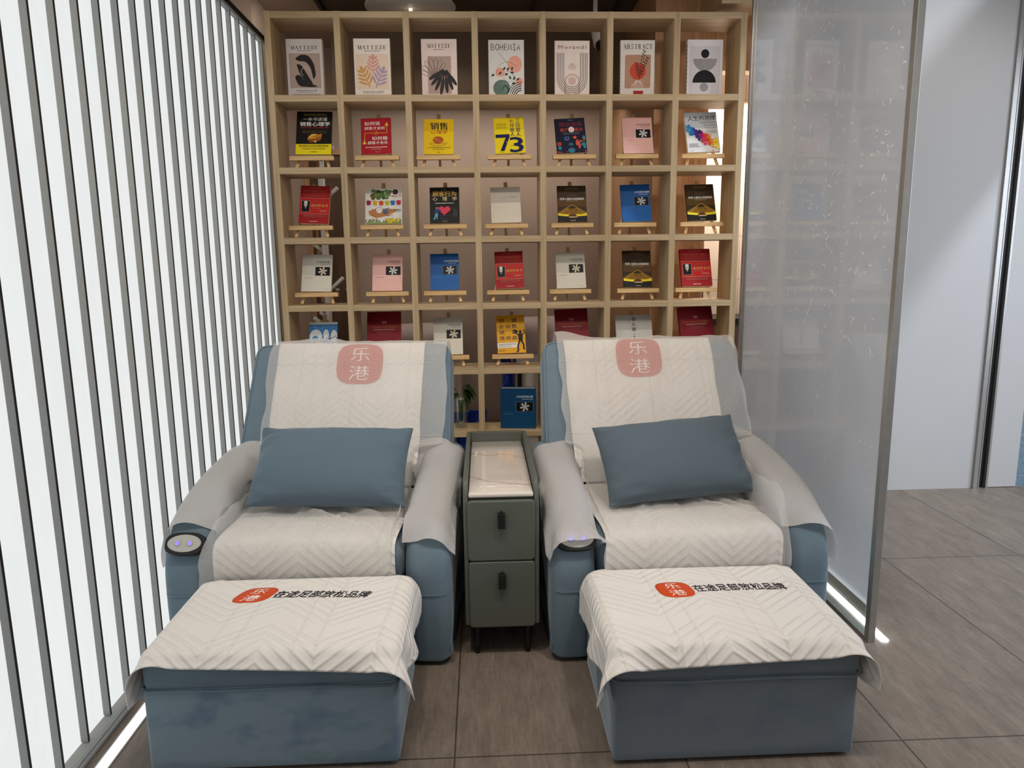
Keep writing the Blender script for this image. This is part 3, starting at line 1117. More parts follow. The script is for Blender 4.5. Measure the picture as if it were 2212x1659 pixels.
# ------------------------------------------------------------------ book covers
class D:
    """flat print layout on a cover; x 0..1 across, y 0..a up (a = height / width)"""

    def __init__(s, a):
        s.a, s.items = a, []

    def poly(s, pts, c):
        tri = tessellate_polygon([[Vector((x, y, 0)) for x, y in pts]])
        s.items.append((list(pts), [tuple(t) for t in tri], c))
        return s

    def rect(s, x0, y0, x1, y1, c):
        s.items.append(([(x0, y0), (x1, y0), (x1, y1), (x0, y1)], [(0, 1, 2, 3)], c))
        return s

    def ell(s, cx, cy, rx, ry, c, n=28, a0=0, a1=2 * PI, rot=0.0):
        pts = []
        for i in range(n + (0 if abs(a1 - a0) > 6.2 else 1)):
            t = a0 + (a1 - a0) * i / n
            x, y = rx * math.cos(t), ry * math.sin(t)
            pts.append((cx + x * math.cos(rot) - y * math.sin(rot), cy + x * math.sin(rot) + y * math.cos(rot)))
        s.items.append((pts, [tuple(range(len(pts)))], c))
        return s

    def line(s, pts, wd, c):
        V, F = [], []
        pts = [Vector(p) for p in pts]
        for i, p in enumerate(pts):
            d = pts[min(i + 1, len(pts) - 1)] - pts[max(i - 1, 0)]
            d = d.normalized() if d.length > 1e-9 else Vector((1, 0))
            n = Vector((-d.y, d.x)) * wd / 2
            V += [tuple(p + n), tuple(p - n)]
        for i in range(len(pts) - 1):
            F.append((2 * i, 2 * i + 1, 2 * i + 3, 2 * i + 2))
        s.items.append((V, F, c))
        return s

    def arc(s, cx, cy, r, a0, a1, wd, c, n=20, ry=None):
        ry = ry or r
        return s.line([(cx + r * math.cos(a0 + (a1 - a0) * i / n), cy + ry * math.sin(a0 + (a1 - a0) * i / n)) for i in range(n + 1)], wd, c)

    def text(s, body, x0, y0, x1, y1, c, bold=0.0, space=1.0):
        V, F = fit_text(body, x0, y0, x1, y1, 0.0, space)
        b = bold * (y1 - y0) * .9
        for dx, dy in (((0, 0),) if bold < .003 else ((-b, -b * .4), (b, b * .4), (-b, b * .4), (b, -b * .4))):
            s.items.append(([(x + dx, y + dy) for x, y in V], F, c))
        return s

    def column(s, body, xc, ytop, sz, step, c, bold=0.0):
        for k, ch in enumerate(body):
            s.text(ch, xc - sz / 2, ytop - k * step - sz, xc + sz / 2, ytop - k * step, c, bold)
        return s

    def dashes(s, x0, y, x1, h, c, seed=0):
        r = random.Random(seed + int(y * 1000))
        x = x0
        while x < x1 - .008:
            q = min(x1, x + r.uniform(.010, .035))
            s.rect(x, y, q, y + h, c)
            x = q + r.uniform(.006, .014)
        return s

    def serif(s, word, x0, y0, x1, y1, c):
        """high-contrast serif capitals built from thick and hair strokes"""
        n = len(word)
        cw = (x1 - x0) / n
        H = y1 - y0
        th, hr = cw * .17, cw * .05
        for k, ch in enumerate(word):
            X = x0 + k * cw + cw * .08
            W = cw * .80

            def P(u, v):
                return (X + u * W, y0 + v * H)

            def st(u0, v0, u1, v1, wd):
                s.line([P(u0, v0), P(u1, v1)], wd, c)

            def sf(u, v, l=.16):
                s.line([P(u - l, v), P(u + l, v)], hr * 1.1, c)
            if ch == 'M':
                st(.08, 0, .08, 1, hr); st(.10, 1, .5, 0, th); st(.5, 0, .9, 1, hr); st(.92, 0, .92, 1, th)
                sf(.08, 0); sf(.92, 0); sf(.08, 1, .1); sf(.92, 1, .1)
            elif ch == 'A':
                st(.08, 0, .5, 1, hr); st(.5, 1, .9, 0, th); st(.25, .36, .72, .36, hr); sf(.08, 0); sf(.9, 0)
            elif ch == 'T':
                st(.5, 0, .5, 1, th); st(.02, .98, .98, .98, hr); st(.03, .78, .03, 1, hr); st(.97, .78, .97, 1, hr); sf(.5, 0, .2)
            elif ch == 'I':
                st(.5, 0, .5, 1, th); sf(.5, 0, .2); sf(.5, 1, .2)
            elif ch == 'E':
                st(.22, 0, .22, 1, th); st(.05, .98, .85, .98, hr); st(.05, .02, .9, .02, hr); st(.25, .52, .65, .52, hr)
                st(.86, .8, .86, 1, hr); st(.9, 0, .9, .24, hr); st(.65, .4, .65, .64, hr)
            elif ch == 'S':
                pts = [(.82, .78), (.68, .96), (.42, .98), (.2, .84), (.24, .64), (.5, .52), (.78, .38), (.82, .16), (.6, .02), (.34, .03), (.14, .24)]
                s.line([P(*p) for p in pts], th * .7, c)
                st(.84, .74, .84, 1, hr); st(.13, 0, .13, .28, hr)
            elif ch in 'BR':
                st(.22, 0, .22, 1, th); st(.05, .98, .5, .98, hr); sf(.22, 0)
                s.line([P(.4 + .36 * math.sin(t), .75 + .23 * math.cos(t)) for t in [PI * q / 8 for q in range(9)]], th * .75, c)
                st(.25, .52, .45, .52, hr)
                if ch == 'B':
                    s.line([P(.42 + .42 * math.sin(t), .27 + .25 * math.cos(t)) for t in [PI * q / 8 for q in range(9)]], th * .75, c)
                    st(.05, .02, .5, .02, hr)
                else:
                    s.line([P(.5, .5), P(.66, .36), P(.72, .1), P(.92, .02)], th * .8, c)
            elif ch == 'C':
                s.line([P(.54 + .42 * math.cos(t), .5 + .48 * math.sin(t)) for t in [PI * .2 + PI * 1.6 * q / 14 for q in range(15)]], th * .7, c)
                st(.9, .7, .9, 1, hr)
        return s


def flake(d, cx, cy, r, c, dark):
    """ice crystal photo: six feathered arms"""
    for k in range(6):
        a = k * PI / 3 + .25
        ca, sa = math.cos(a), math.sin(a)
        d.line([(cx, cy), (cx + r * ca, cy + r * sa)], r * .22, c)
        for q in (.45, .72, .95):
            for s_ in (-1, 1):
                b = a + s_ * .9
                l = r * .30
                d.line([(cx + r * q * ca, cy + r * q * sa), (cx + r * q * ca + l * math.cos(b), cy + r * q * sa + l * math.sin(b))], r * .13, c)
    d.ell(cx, cy, r * .36, r * .36, c, 12)
    d.ell(cx, cy, r * .14, r * .14, dark, 8)
    return d


W_, K_ = (238, 234, 226), (24, 22, 22)


def cov_water(a, base, base2, ink_, title='水知道答案', photo=(214, 210, 200), red=False):
    """plain cover with a dark picture of an ice crystal; upper band slightly deeper"""
    d = D(a)
    d.rect(0, a * .44, 1, a, base2)
    n = len(title)
    d.text(title, .48 if n < 6 else .46, a * .765, .93, a * .825, ink_, .006)
    if red:
        d.ell(.955, a * .795, .03, .03, (225, 228, 230), 14)
    d.dashes(.62, a * .725, .93, .013, ink_, 3)
    d.rect(.44, a * .425, .94, a * .665, (120, 122, 124) if sum(base) < 300 else (150, 145, 138))
    d.rect(.45, a * .43, .93, a * .66, (12, 11, 12))
    flake(d, .69, a * .545, a * .098, photo, (90, 88, 84))
    d.dashes(.10, a * .36, .38, .012, tuple(int((p + q) / 2) for p, q in zip(base, ink_)), 4)
    d.dashes(.70, a * .055, .92, .010, tuple(int((p * 2 + q) / 3) for p, q in zip(base, ink_)), 5)
    return d, base


def cov_white(a):
    return cov_water(a, (222, 216, 202), (206, 203, 190), (40, 42, 40), photo=(226, 214, 190))


def cov_pink(a):
    return cov_water(a, (240, 190, 182), (226, 178, 172), (60, 45, 45), photo=(222, 222, 222))


def cov_blue(a):
    return cov_water(a, (30, 96, 168), (22, 84, 152), (222, 228, 235), photo=(200, 204, 205), red=True)


def cov_red(a):
    d = D(a)
    d.rect(0, a * .25, 1, a * .665, (190, 34, 34))
    G_ = (196, 120, 78)
    for k, y in enumerate((.955, .925)):
        d.dashes(.28, a * y, .72, .016, (168, 82, 60), k)
    d.text("NAPOLEON HILL'S", .10, a * .825, .90, a * .885, (186, 92, 70))
    for k, y in enumerate((.79, .74, .71)):
        d.dashes(.14, a * y, .86, .013, (176, 90, 70), k + 7)
    d.rect(.0, a * .663, 1, a * .669, (226, 170, 150))
    d.rect(.0, a * .247, 1, a * .253, (226, 170, 150))
    d.rect(.06, a * .30, .355, a * .60, (206, 190, 170))
    d.rect(.068, a * .305, .347, a * .595, (26, 22, 20))
    # small monochrome portrait of a grey-haired man in a dark suit
    d.poly([(.10, a * .31), (.32, a * .31), (.31, a * .40), (.24, a * .435), (.17, a * .43), (.11, a * .39)], (12, 11, 12))
    d.ell(.205, a * .495, .058, .082, (208, 200, 190), 16)
    d.ell(.205, a * .555, .062, .045, (224, 220, 214), 14)
    d.rect(.172, a * .497, .196, a * .505, (70, 62, 58)).rect(.214, a * .497, .238, a * .505, (70, 62, 58))
    d.poly([(.185, a * .43), (.225, a * .43), (.215, a * .36)], (232, 230, 226))
    d.poly([(.2, a * .425), (.212, a * .425), (.218, a * .34), (.205, a * .34)], (30, 28, 30))
    d.text('拿破仑·希尔', .46, a * .555, .86, a * .60, (170, 92, 62), .004)
    d.text('成功学全书', .385, a * .435, .955, a * .51, (222, 160, 88), .02)
    d.dashes(.44, a * .39, .72, .016, (196, 120, 80), 2)
    d.dashes(.66, a * .34, .92, .014, (216, 170, 140), 12).dashes(.70, a * .315, .92, .014, (216, 170, 140), 13)
    for k, y in enumerate((.21, .185, .16)):
        d.dashes(.16, a * y, .86, .012, (186, 110, 96), k + 20)
    d.dashes(.36, a * .04, .64, .022, (238, 214, 200), 31)
    return d, (160, 24, 30)


def cov_pyr(a):
    d = D(a)
    d.rect(0, a * .42, 1, a * .66, (88, 62, 26))
    for k, y in enumerate((.94, .915)):
        d.dashes(.3, a * y, .72, .016, (120, 92, 52), k + 3)
    d.dashes(.26, a * .885, .74, .03, (104, 78, 42), 9)
    for k, y in enumerate((.72, .70, .755)):
        d.dashes(.32, a * y, .70, .012, (112, 86, 48), k)
    d.text('世界上最伟大的推销员', .08, a * .60, .92, a * .665, W_, .018)
    d.dashes(.3, a * .565, .72, .013, (206, 186, 150), 5)
    d.poly([(0, a * .18), (1, a * .18), (1, a * .25), (.5, a * .475), (0, a * .25)], (212, 164, 18))
    d.poly([(.06, a * .21), (.94, a * .21), (1, a * .245), (.52, a * .455), (.48, a * .455), (0, a * .245)], (146, 104, 24))
    d.poly([(.34, a * .375), (.66, a * .375), (.52, a * .455), (.48, a * .455)], (40, 30, 18))
    r = random.Random(4)
    for k in range(26):
        y = r.uniform(.215, .37)
        x = r.uniform(.1 + (y - .2) * 1.6, .9 - (y - .2) * 1.6 - .1)
        d.rect(x, a * y, x + r.uniform(.05, .16), a * y + .008, (66, 46, 20))
    d.poly([(0, a * .15), (1, a * .13), (1, a * .245), (.8, a * .21), (.5, a * .20), (.2, a * .215), (0, a * .24)], (240, 214, 40))
    d.poly([(0, 0), (1, 0), (1, a * .165), (.72, a * .15), (.5, a * .155), (.3, a * .15), (0, a * .175)], (22, 19, 16))
    d.ell(.5, a * .165, .14, .07, (92, 58, 26), 20)
    d.dashes(.38, a * .115, .66, .045, (224, 190, 150), 8)
    d.dashes(.42, a * .03, .60, .02, (206, 200, 190), 9)
    return d, (56, 40, 22)


def cov_selling(a):
    d = D(a)
    for k, y in enumerate((.93, .90)):
        d.dashes(.2, a * y, .84, .014, (176, 150, 86), k)
    d.text('一本书读懂', .18, a * .775, .86, a * .865, (226, 222, 214), 0)
    d.text('销售心理学', .10, a * .655, .94, a * .755, W_, .02)
    d.dashes(.12, a * .61, .92, .022, (176, 48, 36), 5)
    d.dashes(.18, a * .545, .86, .012, (120, 96, 60), 6)
    d.text('PSYCHOLOGY OF SELLING', .18, a * .495, .86, a * .525, (128, 102, 60))
    d.ell(.51, a * .36, .20, .085, (150, 84, 26), 20)
    for x, y, w_, h_, c in ((.34, .36, .22, .10, (214, 158, 54)), (.46, .39, .24, .09, (190, 124, 36)), (.40, .42, .14, .06, (228, 178, 74)), (.58, .34, .12, .08, (160, 92, 30))):
        d.poly([(x, a * y), (x + w_, a * y + .02), (x + w_ + .03, a * y + h_ + .02), (x + .02, a * y + h_)], c)
    d.ell(.54, a * .295, .035, .03, (232, 206, 150), 12)
    d.ell(.44, a * .285, .11, .02, (120, 66, 22), 14)
    d.rect(0, 0, 1, a * .24, (240, 218, 22))
    for k, y in enumerate((.20, .175, .14, .115)):
        d.dashes(.10 if k < 2 else .18, a * y, .92 if k < 2 else .84, .022 if k < 2 else .012, (66, 60, 30), k + 11)
    d.dashes(.42, a * .05, .60, .02, (80, 74, 40), 30)
    return d, (16, 14, 15)


def cov_how(a):
    d = D(a)
    Y_ = (230, 190, 62)
    d.text('如何说', .12, a * .80, .64, a * .905, W_, .012)
    d.text('顾客才会听', .12, a * .675, .80, a * .765, W_, .006)
    d.text('如何做', .36, a * .385, .88, a * .49, W_, .012)
    d.text('顾客才会买', .22, a * .27, .88, a * .36, W_, .01)
    z = [(.12, .33), (.12, .59), (.40, .59), (.43, .55), (.46, .62), (.49, .52), (.52, .65), (.55, .55), (.58, .60), (.60, .58), (.86, .58), (.86, .80)]
    d.line([(x, a * y) for x, y in z], .018, Y_)
    d.ell(.86, a * .80, .065, .03, Y_, 14).ell(.86, a * .845, .03, .035, Y_, 10)
    d.ell(.11, a * .305, .07, .035, Y_, 14).ell(.11, a * .355, .028, .045, Y_, 10)
    d.dashes(.14, a * .18, .88, .03, (240, 210, 205), 3)
    for k, y in enumerate((.145, .12)):
        d.dashes(.34, a * y, .68, .013, (220, 160, 156), k)
    d.dashes(.46, a * .05, .62, .018, (220, 160, 156), 9)
    return d, (172, 24, 36)


def cov_sales(a):
    d = D(a)
    d.rect(0, a * .65, 1, a, (226, 184, 14))
    d.text('销售', .22, a * .70, .80, a * .90, (22, 20, 18), .03)
    d.text('心理学', .22, a * .575, .80, a * .685, (164, 40, 36), .008)
    d.ell(.48, a * .40, .18, .135, (176, 84, 34), 26)
    for k in range(9):
        x = .32 + k * .04
        d.arc(x, a * .40, .05 + .01 * (k % 3), .4 * k, .4 * k + 3, .008, (226, 140, 70), 8, .07)
    for k in range(9):
        t = -.95 + k * .2375
        d.line([(.48 + t * .20, a * .31), (.48 + t * .30, a * .25 + abs(t) * .05), (.48 + t * .32, a * .30 + abs(t) * .06)], .012, (170, 96, 40))
    d.arc(.48, a * .30, .26, PI * 1.08, PI * 1.92, .014, (170, 96, 40), 16, .10)
    d.dashes(.13, a * .175, .88, .024, (80, 60, 20), 4)
    for k, y in enumerate((.14, .12)):
        d.dashes(.30, a * y, .68, .012, (120, 96, 30), k)
    d.dashes(.44, a * .045, .56, .016, (90, 72, 24), 8)
    return d, (240, 204, 22)


def cov_73(a):
    d = D(a)
    B_ = (26, 26, 84)
    d.rect(0, a * .66, 1, a, (226, 200, 20))
    d.column('三分管人', .80, a * .955, .15, a * .125, B_, .02)
    d.column('七分做人', .60, a * .955, .14, a * .125, B_, .02)
    for k, y in enumerate((.82, .79, .75, .72, .70)):
        d.dashes(.09, a * y, .42, .016 if k < 2 else .009, (110, 100, 30), k)
    d.poly([(.04, a * .44), (.04, a * .53), (.50, a * .53), (.50, a * .46), (.30, a * .07), (.17, a * .07), (.37, a * .44)], B_)
    d.text('3', .50, a * .02, .93, a * .44, B_, .03)
    d.dashes(.38, a * .30, .41, .03, (226, 200, 20), 3)
    d.dashes(.52, a * .20, .66, .012, (110, 100, 30), 8)
    d.dashes(.15, a * .03, .30, .015, (110, 100, 30), 9)
    return d, (240, 218, 28)


def cov_navy(a):
    d = D(a)
    R_ = (214, 70, 52)
    d.dashes(.45, a * .94, .62, .014, (150, 140, 140), 1)
    d.text('把话说到', .14, a * .76, .90, a * .89, (140, 44, 52), 0)
    d.text('客户', .16, a * .62, .44, a * .72, R_, .01)
    d.text('里去', .64, a * .62, .92, a * .72, R_, .01)
    d.ell(.54, a * .672, .095, .10, (236, 230, 228), 24)
    d.text('心', .48, a * .63, .60, a * .715, R_, .01)
    for k, y in enumerate((.585, .555, .53)):
        d.dashes(.26, a * y, .80, .012, (120, 120, 140), k)
    T_, O_, C_ = (40, 140, 150), (232, 92, 70), (60, 110, 160)
    d.rect(.28, a * .36, .44, a * .47, C_).ell(.36, a * .415, .05, .05, (28, 40, 84), 12).rect(.34, a * .37, .38, a * .40, (200, 80, 120))
    d.poly([(.56, a * .44), (.64, a * .49), (.70, a * .44), (.63, a * .39)], O_)
    d.ell(.93, a * .43, .05, .07, T_, 10).rect(.90, a * .36, .96, a * .40, O_)
    d.rect(.04, a * .22, .16, a * .31, O_).rect(.06, a * .24, .14, a * .29, (150, 40, 60))
    d.ell(.11, a * .15, .06, .06, T_, 14).rect(.08, a * .09, .14, a * .12, C_)
    d.rect(.42, a * .21, .55, a * .27, T_).rect(.45, a * .25, .50, a * .29, C_).ell(.47, a * .24, .03, .02, (30, 40, 80), 8)
    d.ell(.49, a * .07, .12, .09, C_, 18).ell(.49, a * .045, .06, .05, T_, 12)
    d.ell(.70, a * .35, .035, .035, O_, 10).poly([(.64, a * .32), (.78, a * .30), (.80, a * .15), (.74, a * .10), (.72, a * .22), (.66, a * .20)], O_)
    d.line([(.74, a * .30), (.86, a * .34)], .05, O_)
    d.ell(.92, a * .32, .03, .03, T_, 10).poly([(.84, a * .28), (.98, a * .27), (.97, a * .12), (.90, a * .10), (.88, a * .19), (.80, a * .19)], T_)
    d.rect(.03, a * .01, .07, a * .05, O_).rect(.12, a * .005, .16, a * .04, O_).rect(.93, a * .01, .97, a * .05, O_).rect(.30, a * .02, .36, a * .05, (120, 40, 70))
    return d, (18, 20, 46)


def cov_choice(a):
    d = D(a)
    d.rect(0, a * .60, 1, a, (198, 202, 208))
    d.text('人生的选择', .10, a * .79, .95, a * .91, (36, 30, 40), .01)
    for k, y in enumerate((.745, .715)):
        d.dashes(.42 + .06 * k, a * y, .94, .02, (110, 110, 118), k)
    d.dashes(.56, a * .655, .95, .028, (130, 130, 138), 4)
    for k, y in enumerate((.60, .575, .525, .50, .47)):
        d.dashes(.58 + .04 * (k % 3), a * y, .95, .015, (140, 136, 138), k + 5)
    r = random.Random(11)
    pal = [(70, 160, 210), (44, 130, 200), (60, 70, 160), (84, 46, 140), (60, 40, 110), (200, 46, 110), (226, 60, 90), (226, 84, 50), (238, 130, 40), (244, 170, 50), (246, 214, 80), (250, 230, 120)]
    for k in range(230):
        t = r.random()
        x = .02 + t * .96
        y = .60 - .47 * t + r.gauss(0, .045 + .03 * abs(t - .2))
        if y < .02 or x > .985 or x < .012:
            continue
        s_ = r.choice((.012, .018, .025, .035, .05, .05))
        s_ = min(s_, x - .005, .995 - x)
        d.ell(x, a * y, s_, s_, pal[max(0, min(11, int(t * 12 + r.gauss(0, .6))))], 12)
    for k, y in enumerate((.19, .155, .12)):
        d.dashes(.06, a * y, .32 + .06 * (k == 2), .022, (90, 90, 96), k + 30)
    d.dashes(.06, a * .02, .16, .016, (100, 100, 100), 40)
    return d, (232, 232, 230)


def cov_pic(a):
    """watercolour picture-book cover: tree, colourful washing line, bundle on the path, yellow blossoms"""
    d = D(a)
    r = random.Random(5)
    for k in range(60):
        x, y = r.gauss(.42, .18), r.gauss(.83, .07)
        if .06 < x < .70 and .72 < y < .95:
            s_ = r.uniform(.03, .07)
            d.ell(x, a * y, s_, s_ * .8, r.choice([(74, 104, 50), (92, 122, 60), (60, 88, 44), (112, 140, 80)]), 10)
    d.poly([(.18, a * .68), (.26, a * .68), (.24, a * .80), (.30, a * .88), (.20, a * .80), (.12, a * .82)], (116, 84, 56))
    d.line([(.03, a * .68), (.2, a * .64), (.5, a * .62), (.8, a * .64), (.98, a * .67)], .006, (90, 70, 50))
    for x, c in ((.09, (150, 30, 80)), (.26, (230, 170, 30)), (.43, (214, 84, 34)), (.59, (190, 190, 40)), (.74, (40, 110, 190)), (.90, (196, 40, 80))):
        y = .625 + .03 * abs(x - .5)
        d.poly([(x - .065, a * (y + .005)), (x - .03, a * (y + .03)), (x + .03, a * (y + .025)), (x + .065, a * y), (x + .05, a * (y - .10)), (x - .045, a * (y - .105))], c)
        d.line([(x - .03, a * (y - .02)), (x + .02, a * (y - .07))], .012, tuple(int(q * .6) for q in c))
    d.ell(.81, a * .90, .075, .075, (30, 24, 24), 18)
    d.text('幼儿', .765, a * .905, .855, a * .935, (220, 150, 60))
    d.text('绘本', .765, a * .865, .855, a * .895, (200, 80, 50))
    d.text('洗衣日', .70, a * .755, .88, a * .81, (190, 46, 60), .01)
    d.text('下', .90, a * .75, .97, a * .83, (170, 40, 56), .02)
    d.poly([(.08, a * .36), (.30, a * .44), (.80, a * .42), (.84, a * .36), (.62, a * .24), (.30, a * .17), (.12, a * .26)], (190, 126, 70))
    for k in range(30):
        x, y = r.uniform(.15, .75), r.uniform(.22, .41)
        d.line([(x, a * y), (x + r.uniform(.03, .10), a * (y + r.uniform(-.01, .02)))], .010, r.choice([(160, 98, 50), (210, 150, 96), (120, 76, 40)]))
    d.ell(.38, a * .39, .095, .10, (70, 60, 58), 20).ell(.38, a * .39, .088, .093, (226, 220, 212), 20)
    d.ell(.55, a * .35, .075, .09, (92, 96, 126), 16).poly([(.48, a * .40), (.64, a * .46), (.62, a * .38)], (120, 122, 146))
    d.dashes(.78, a * .38, .96, .03, (60, 56, 54), 3).dashes(.80, a * .345, .96, .012, (110, 104, 100), 4)
    for k in range(40):
        x = r.uniform(.0, .97)
        d.line([(x, a * r.uniform(.0, .05)), (x + r.uniform(-.02, .03), a * r.uniform(.08, .16))], .014, r.choice([(110, 140, 70), (76, 110, 60), (140, 160, 90)]))
    d.rect(.03, 0, .97, a * .05, (134, 152, 92))
    for k in range(34):
        x, y = r.gauss(.74, .12), r.gauss(.10, .03)
        if .48 < x < .94:
            d.ell(x, a * max(.03, y), .032, .03, (150, 130, 20), 10).ell(x, a * max(.03, y), .026, .024, r.choice([(240, 214, 60), (232, 200, 40)]), 10)
    d.line([(.22, a * .08), (.23, a * .15)], .02, (120, 70, 40))
    return d, (228, 226, 220)


def cov_heart(a):
    d = D(a)
    Y_ = (216, 170, 74)
    d.dashes(.40, a * .925, .58, .012, (150, 120, 60), 1)
    d.text('顾客行为', .10, a * .745, .90, a * .89, Y_, .02)
    for k, ch in enumerate('心理学'):
        d.text(ch, .10 + k * .33, a * .63, .26 + k * .33, a * .73, (230, 214, 170), .006)
    d.dashes(.18, a * .545, .82, .026, (226, 222, 214), 4)
    hp = []
    for i in range(40):
        t = 2 * PI * i / 40
        hp.append((.49 + .0128 * 16 * math.sin(t) ** 3, a * .36 + .0115 * (13 * math.cos(t) - 5 * math.cos(2 * t) - 2 * math.cos(3 * t) - math.cos(4 * t))))
    d.poly(hp, (226, 62, 92))
    d.ell(.24, a * .43, .032, .034, (236, 190, 160), 12).ell(.245, a * .45, .034, .022, (40, 34, 60), 10)
    d.poly([(.18, a * .41), (.30, a * .40), (.40, a * .33), (.39, a * .31), (.28, a * .34), (.28, a * .26), (.17, a * .26)], (50, 60, 130))
    d.poly([(.17, a * .27), (.28, a * .27), (.25, a * .11), (.22, a * .11), (.22, a * .20), (.16, a * .10), (.11, a * .105), (.17, a * .2)], (90, 170, 200))
    d.line([(.34, a * .22), (.56, a * .21)], .012, (60, 70, 130)).line([(.36, a * .22), (.40, a * .14), (.56, a * .14)], .010, (60, 70, 130))
    d.ell(.40, a * .105, .02, .02, (60, 70, 130), 10).ell(.55, a * .105, .02, .02, (60, 70, 130), 10)
    for k, x in enumerate((.80, .84, .88, .91)):
        d.line([(x, a * .18), (x, a * (.44 - .03 * k))], .008, (110, 106, 104))
    d.dashes(.42, a * .055, .60, .014, (150, 146, 140), 8).dashes(.44, a * .03, .58, .012, (150, 146, 140), 9)
    return d, (22, 21, 24)


def cov_beige(a):
    d = D(a)
    d.rect(0, a * .56, 1, a, (190, 182, 170))
    d.dashes(.36, a * .70, .58, .018, (150, 144, 136), 2)
    d.text('水知道答案', .62, a * .70, .88, a * .73, (96, 92, 88))
    return d, (222, 213, 198)


def cov_crimson(a):
    d = D(a)
    Go = (170, 74, 50)
    for k in (-1, 0, 1):
        x = .5 + k * .045
        d.line([(x - .02, a * .775), (x, a * .745), (x + .02, a * .775)], .011, (220, 190, 170))
        d.line([(x, a * .745), (x, a * .72)], .009, (220, 190, 170))
    for k, ch in enumerate('文化自信与民族复兴'):
        x = .11 + k * .088
        d.text(ch, x, a * .615, x + .072, a * .672, Go if k not in (6, 7, 8) else (160, 104, 50), .006)
    d.dashes(.20, a * .575, .80, .024, (196, 150, 130), 5)
    for k, y in enumerate((.52, .49)):
        d.dashes(.30, a * y, .72, .011, (166, 96, 84), k)
    d.rect(.28, a * .31, .72, a * .313, (150, 60, 52)).rect(.28, a * .23, .72, a * .233, (150, 60, 52))
    for k, y in enumerate((.285, .258, .20, .165)):
        d.dashes(.40, a * y, .62, .014, (190, 130, 116), k + 9)
    d.ell(.5, a * .09, .05, .05, (150, 60, 48), 16)
    return d, (122, 14, 28)


def cov_notman(a):
    d = D(a)
    d.rect(0, a * .77, 1, a, (196, 194, 186))
    for k, (ch, s_) in enumerate((('非', .13), ('人', .12), ('做', .11))):
        d.text(ch, .50 - s_ / 2, a * (.83 - k * .14), .50 + s_ / 2, a * (.94 - k * .14), (34, 34, 34), .014)
    d.text('了', .47, a * .42, .53, a * .49, (60, 60, 60))
    d.column('一个新的梦', .50, a * .41, .045, a * .055, (60, 60, 60))
    d.rect(.385, a * .80, .392, a * .90, (60, 60, 60)).rect(.385, a * .72, .39, a * .77, (120, 120, 120))
    d.line([(.40, a * .1), (.46, a * .14), (.56, a * .15), (.62, a * .12)], .012, (70, 70, 70))
    return d, (212, 211, 204)


def cov_yellow(a):
    d = D(a)
    N_ = (66, 44, 60)
    rows = ('所谓', '会销售', '就是', '情商高')
    for k, rw in enumerate(rows):
        y1 = a * (.915 - k * .155)
        xs = (.10, .54) if len(rw) == 2 else (.09, .31, .53)
        for ch, x in zip(rw, xs):
            d.text(ch, x, y1 - .145, x + .18, y1, N_, .02 if len(rw) == 2 else .006)
    d.line([(.80, a * .90), (.74, a * .86), (.74, a * .74), (.80, a * .70), (.86, a * .68), (.84, a * .71), (.96, a * .73), (.985, a * .86), (.94, a * .90), (.80, a * .90)], .012, (248, 222, 130))
    d.rect(0, a * .135, .72, a * .275, (236, 232, 222))
    d.dashes(.06, a * .225, .66, .022, (50, 44, 44), 3).dashes(.06, a * .20, .3, .012, (120, 116, 112), 4)
    for k, y in enumerate((.18, .16)):
        d.dashes(.06, a * y, .5, .011, (140, 136, 130), k)
    for k, y in enumerate((.07, .05)):
        d.dashes(.06, a * y, .26, .011, (130, 100, 40), k + 8)
    S_ = (24, 16, 18)
    d.ell(.83, a * .545, .052, .06, S_, 14)
    d.poly([(.74, a * .50), (.92, a * .50), (.90, a * .30), (.76, a * .30)], S_)
    d.line([(.90, a * .49), (.985, a * .52), (.95, a * .60)], .04, S_)
    d.line([(.76, a * .47), (.68, a * .52), (.74, a * .56)], .04, S_)
    d.poly([(.60, a * .62), (.62, a * .50), (.74, a * .545), (.745, a * .58)], S_)
    d.line([(.79, a * .31), (.72, a * .18), (.73, a * .04)], .055, S_).line([(.86, a * .31), (.93, a * .20), (.92, a * .10), (.97, a * .09)], .055, S_)
    d.line([(.73, a * .05), (.66, a * .015)], .04, S_)
    return d, (232, 168, 28)


def cov_snow(a):
    """snow-laden rounded shapes against a blue sky with a bare branch"""
    d = D(a)
    d.rect(0, a * .93, 1, a, (226, 228, 230))
    Bl, Wh = (58, 128, 190), (226, 228, 228)
    d.ell(.24, a * .60, .22, .24, Wh, 28).ell(.22, a * .52, .11, .12, (88, 150, 206), 20).ell(.20, a * .48, .05, .06, Bl, 14)
    d.ell(.60, a * .64, .10, .19, Wh, 20).ell(.88, a * .60, .11, .22, Wh, 20)
    d.poly([(0, 0), (1, 0), (1, a * .40), (.7, a * .34), (.4, a * .42), (0, a * .36)], Wh)
    d.line([(.1, a * .40), (.35, a * .44), (.6, a * .47), (.85, a * .55), (.97, a * .60)], .018, (50, 44, 46))
    for k in range(14):
        x = .3 + k * .05
        d.line([(x, a * (.43 + .012 * k)), (x + .03, a * (.43 + .012 * k + .06 * (-1) ** k))], .012, (50, 44, 46))
        d.ell(x, a * (.455 + .012 * k), .022, .014, Wh, 8)
    for k in range(22):
        r = random.Random(k)
        d.ell(r.random() * .94 + .03, a * r.uniform(.7, .92), .009, .009, Wh, 6)
    return d, Bl


def cov_hard(a):
    return cov_water(a, (14, 66, 104), (12, 60, 98), (190, 200, 205), '水知道答案全集', (190, 192, 192))


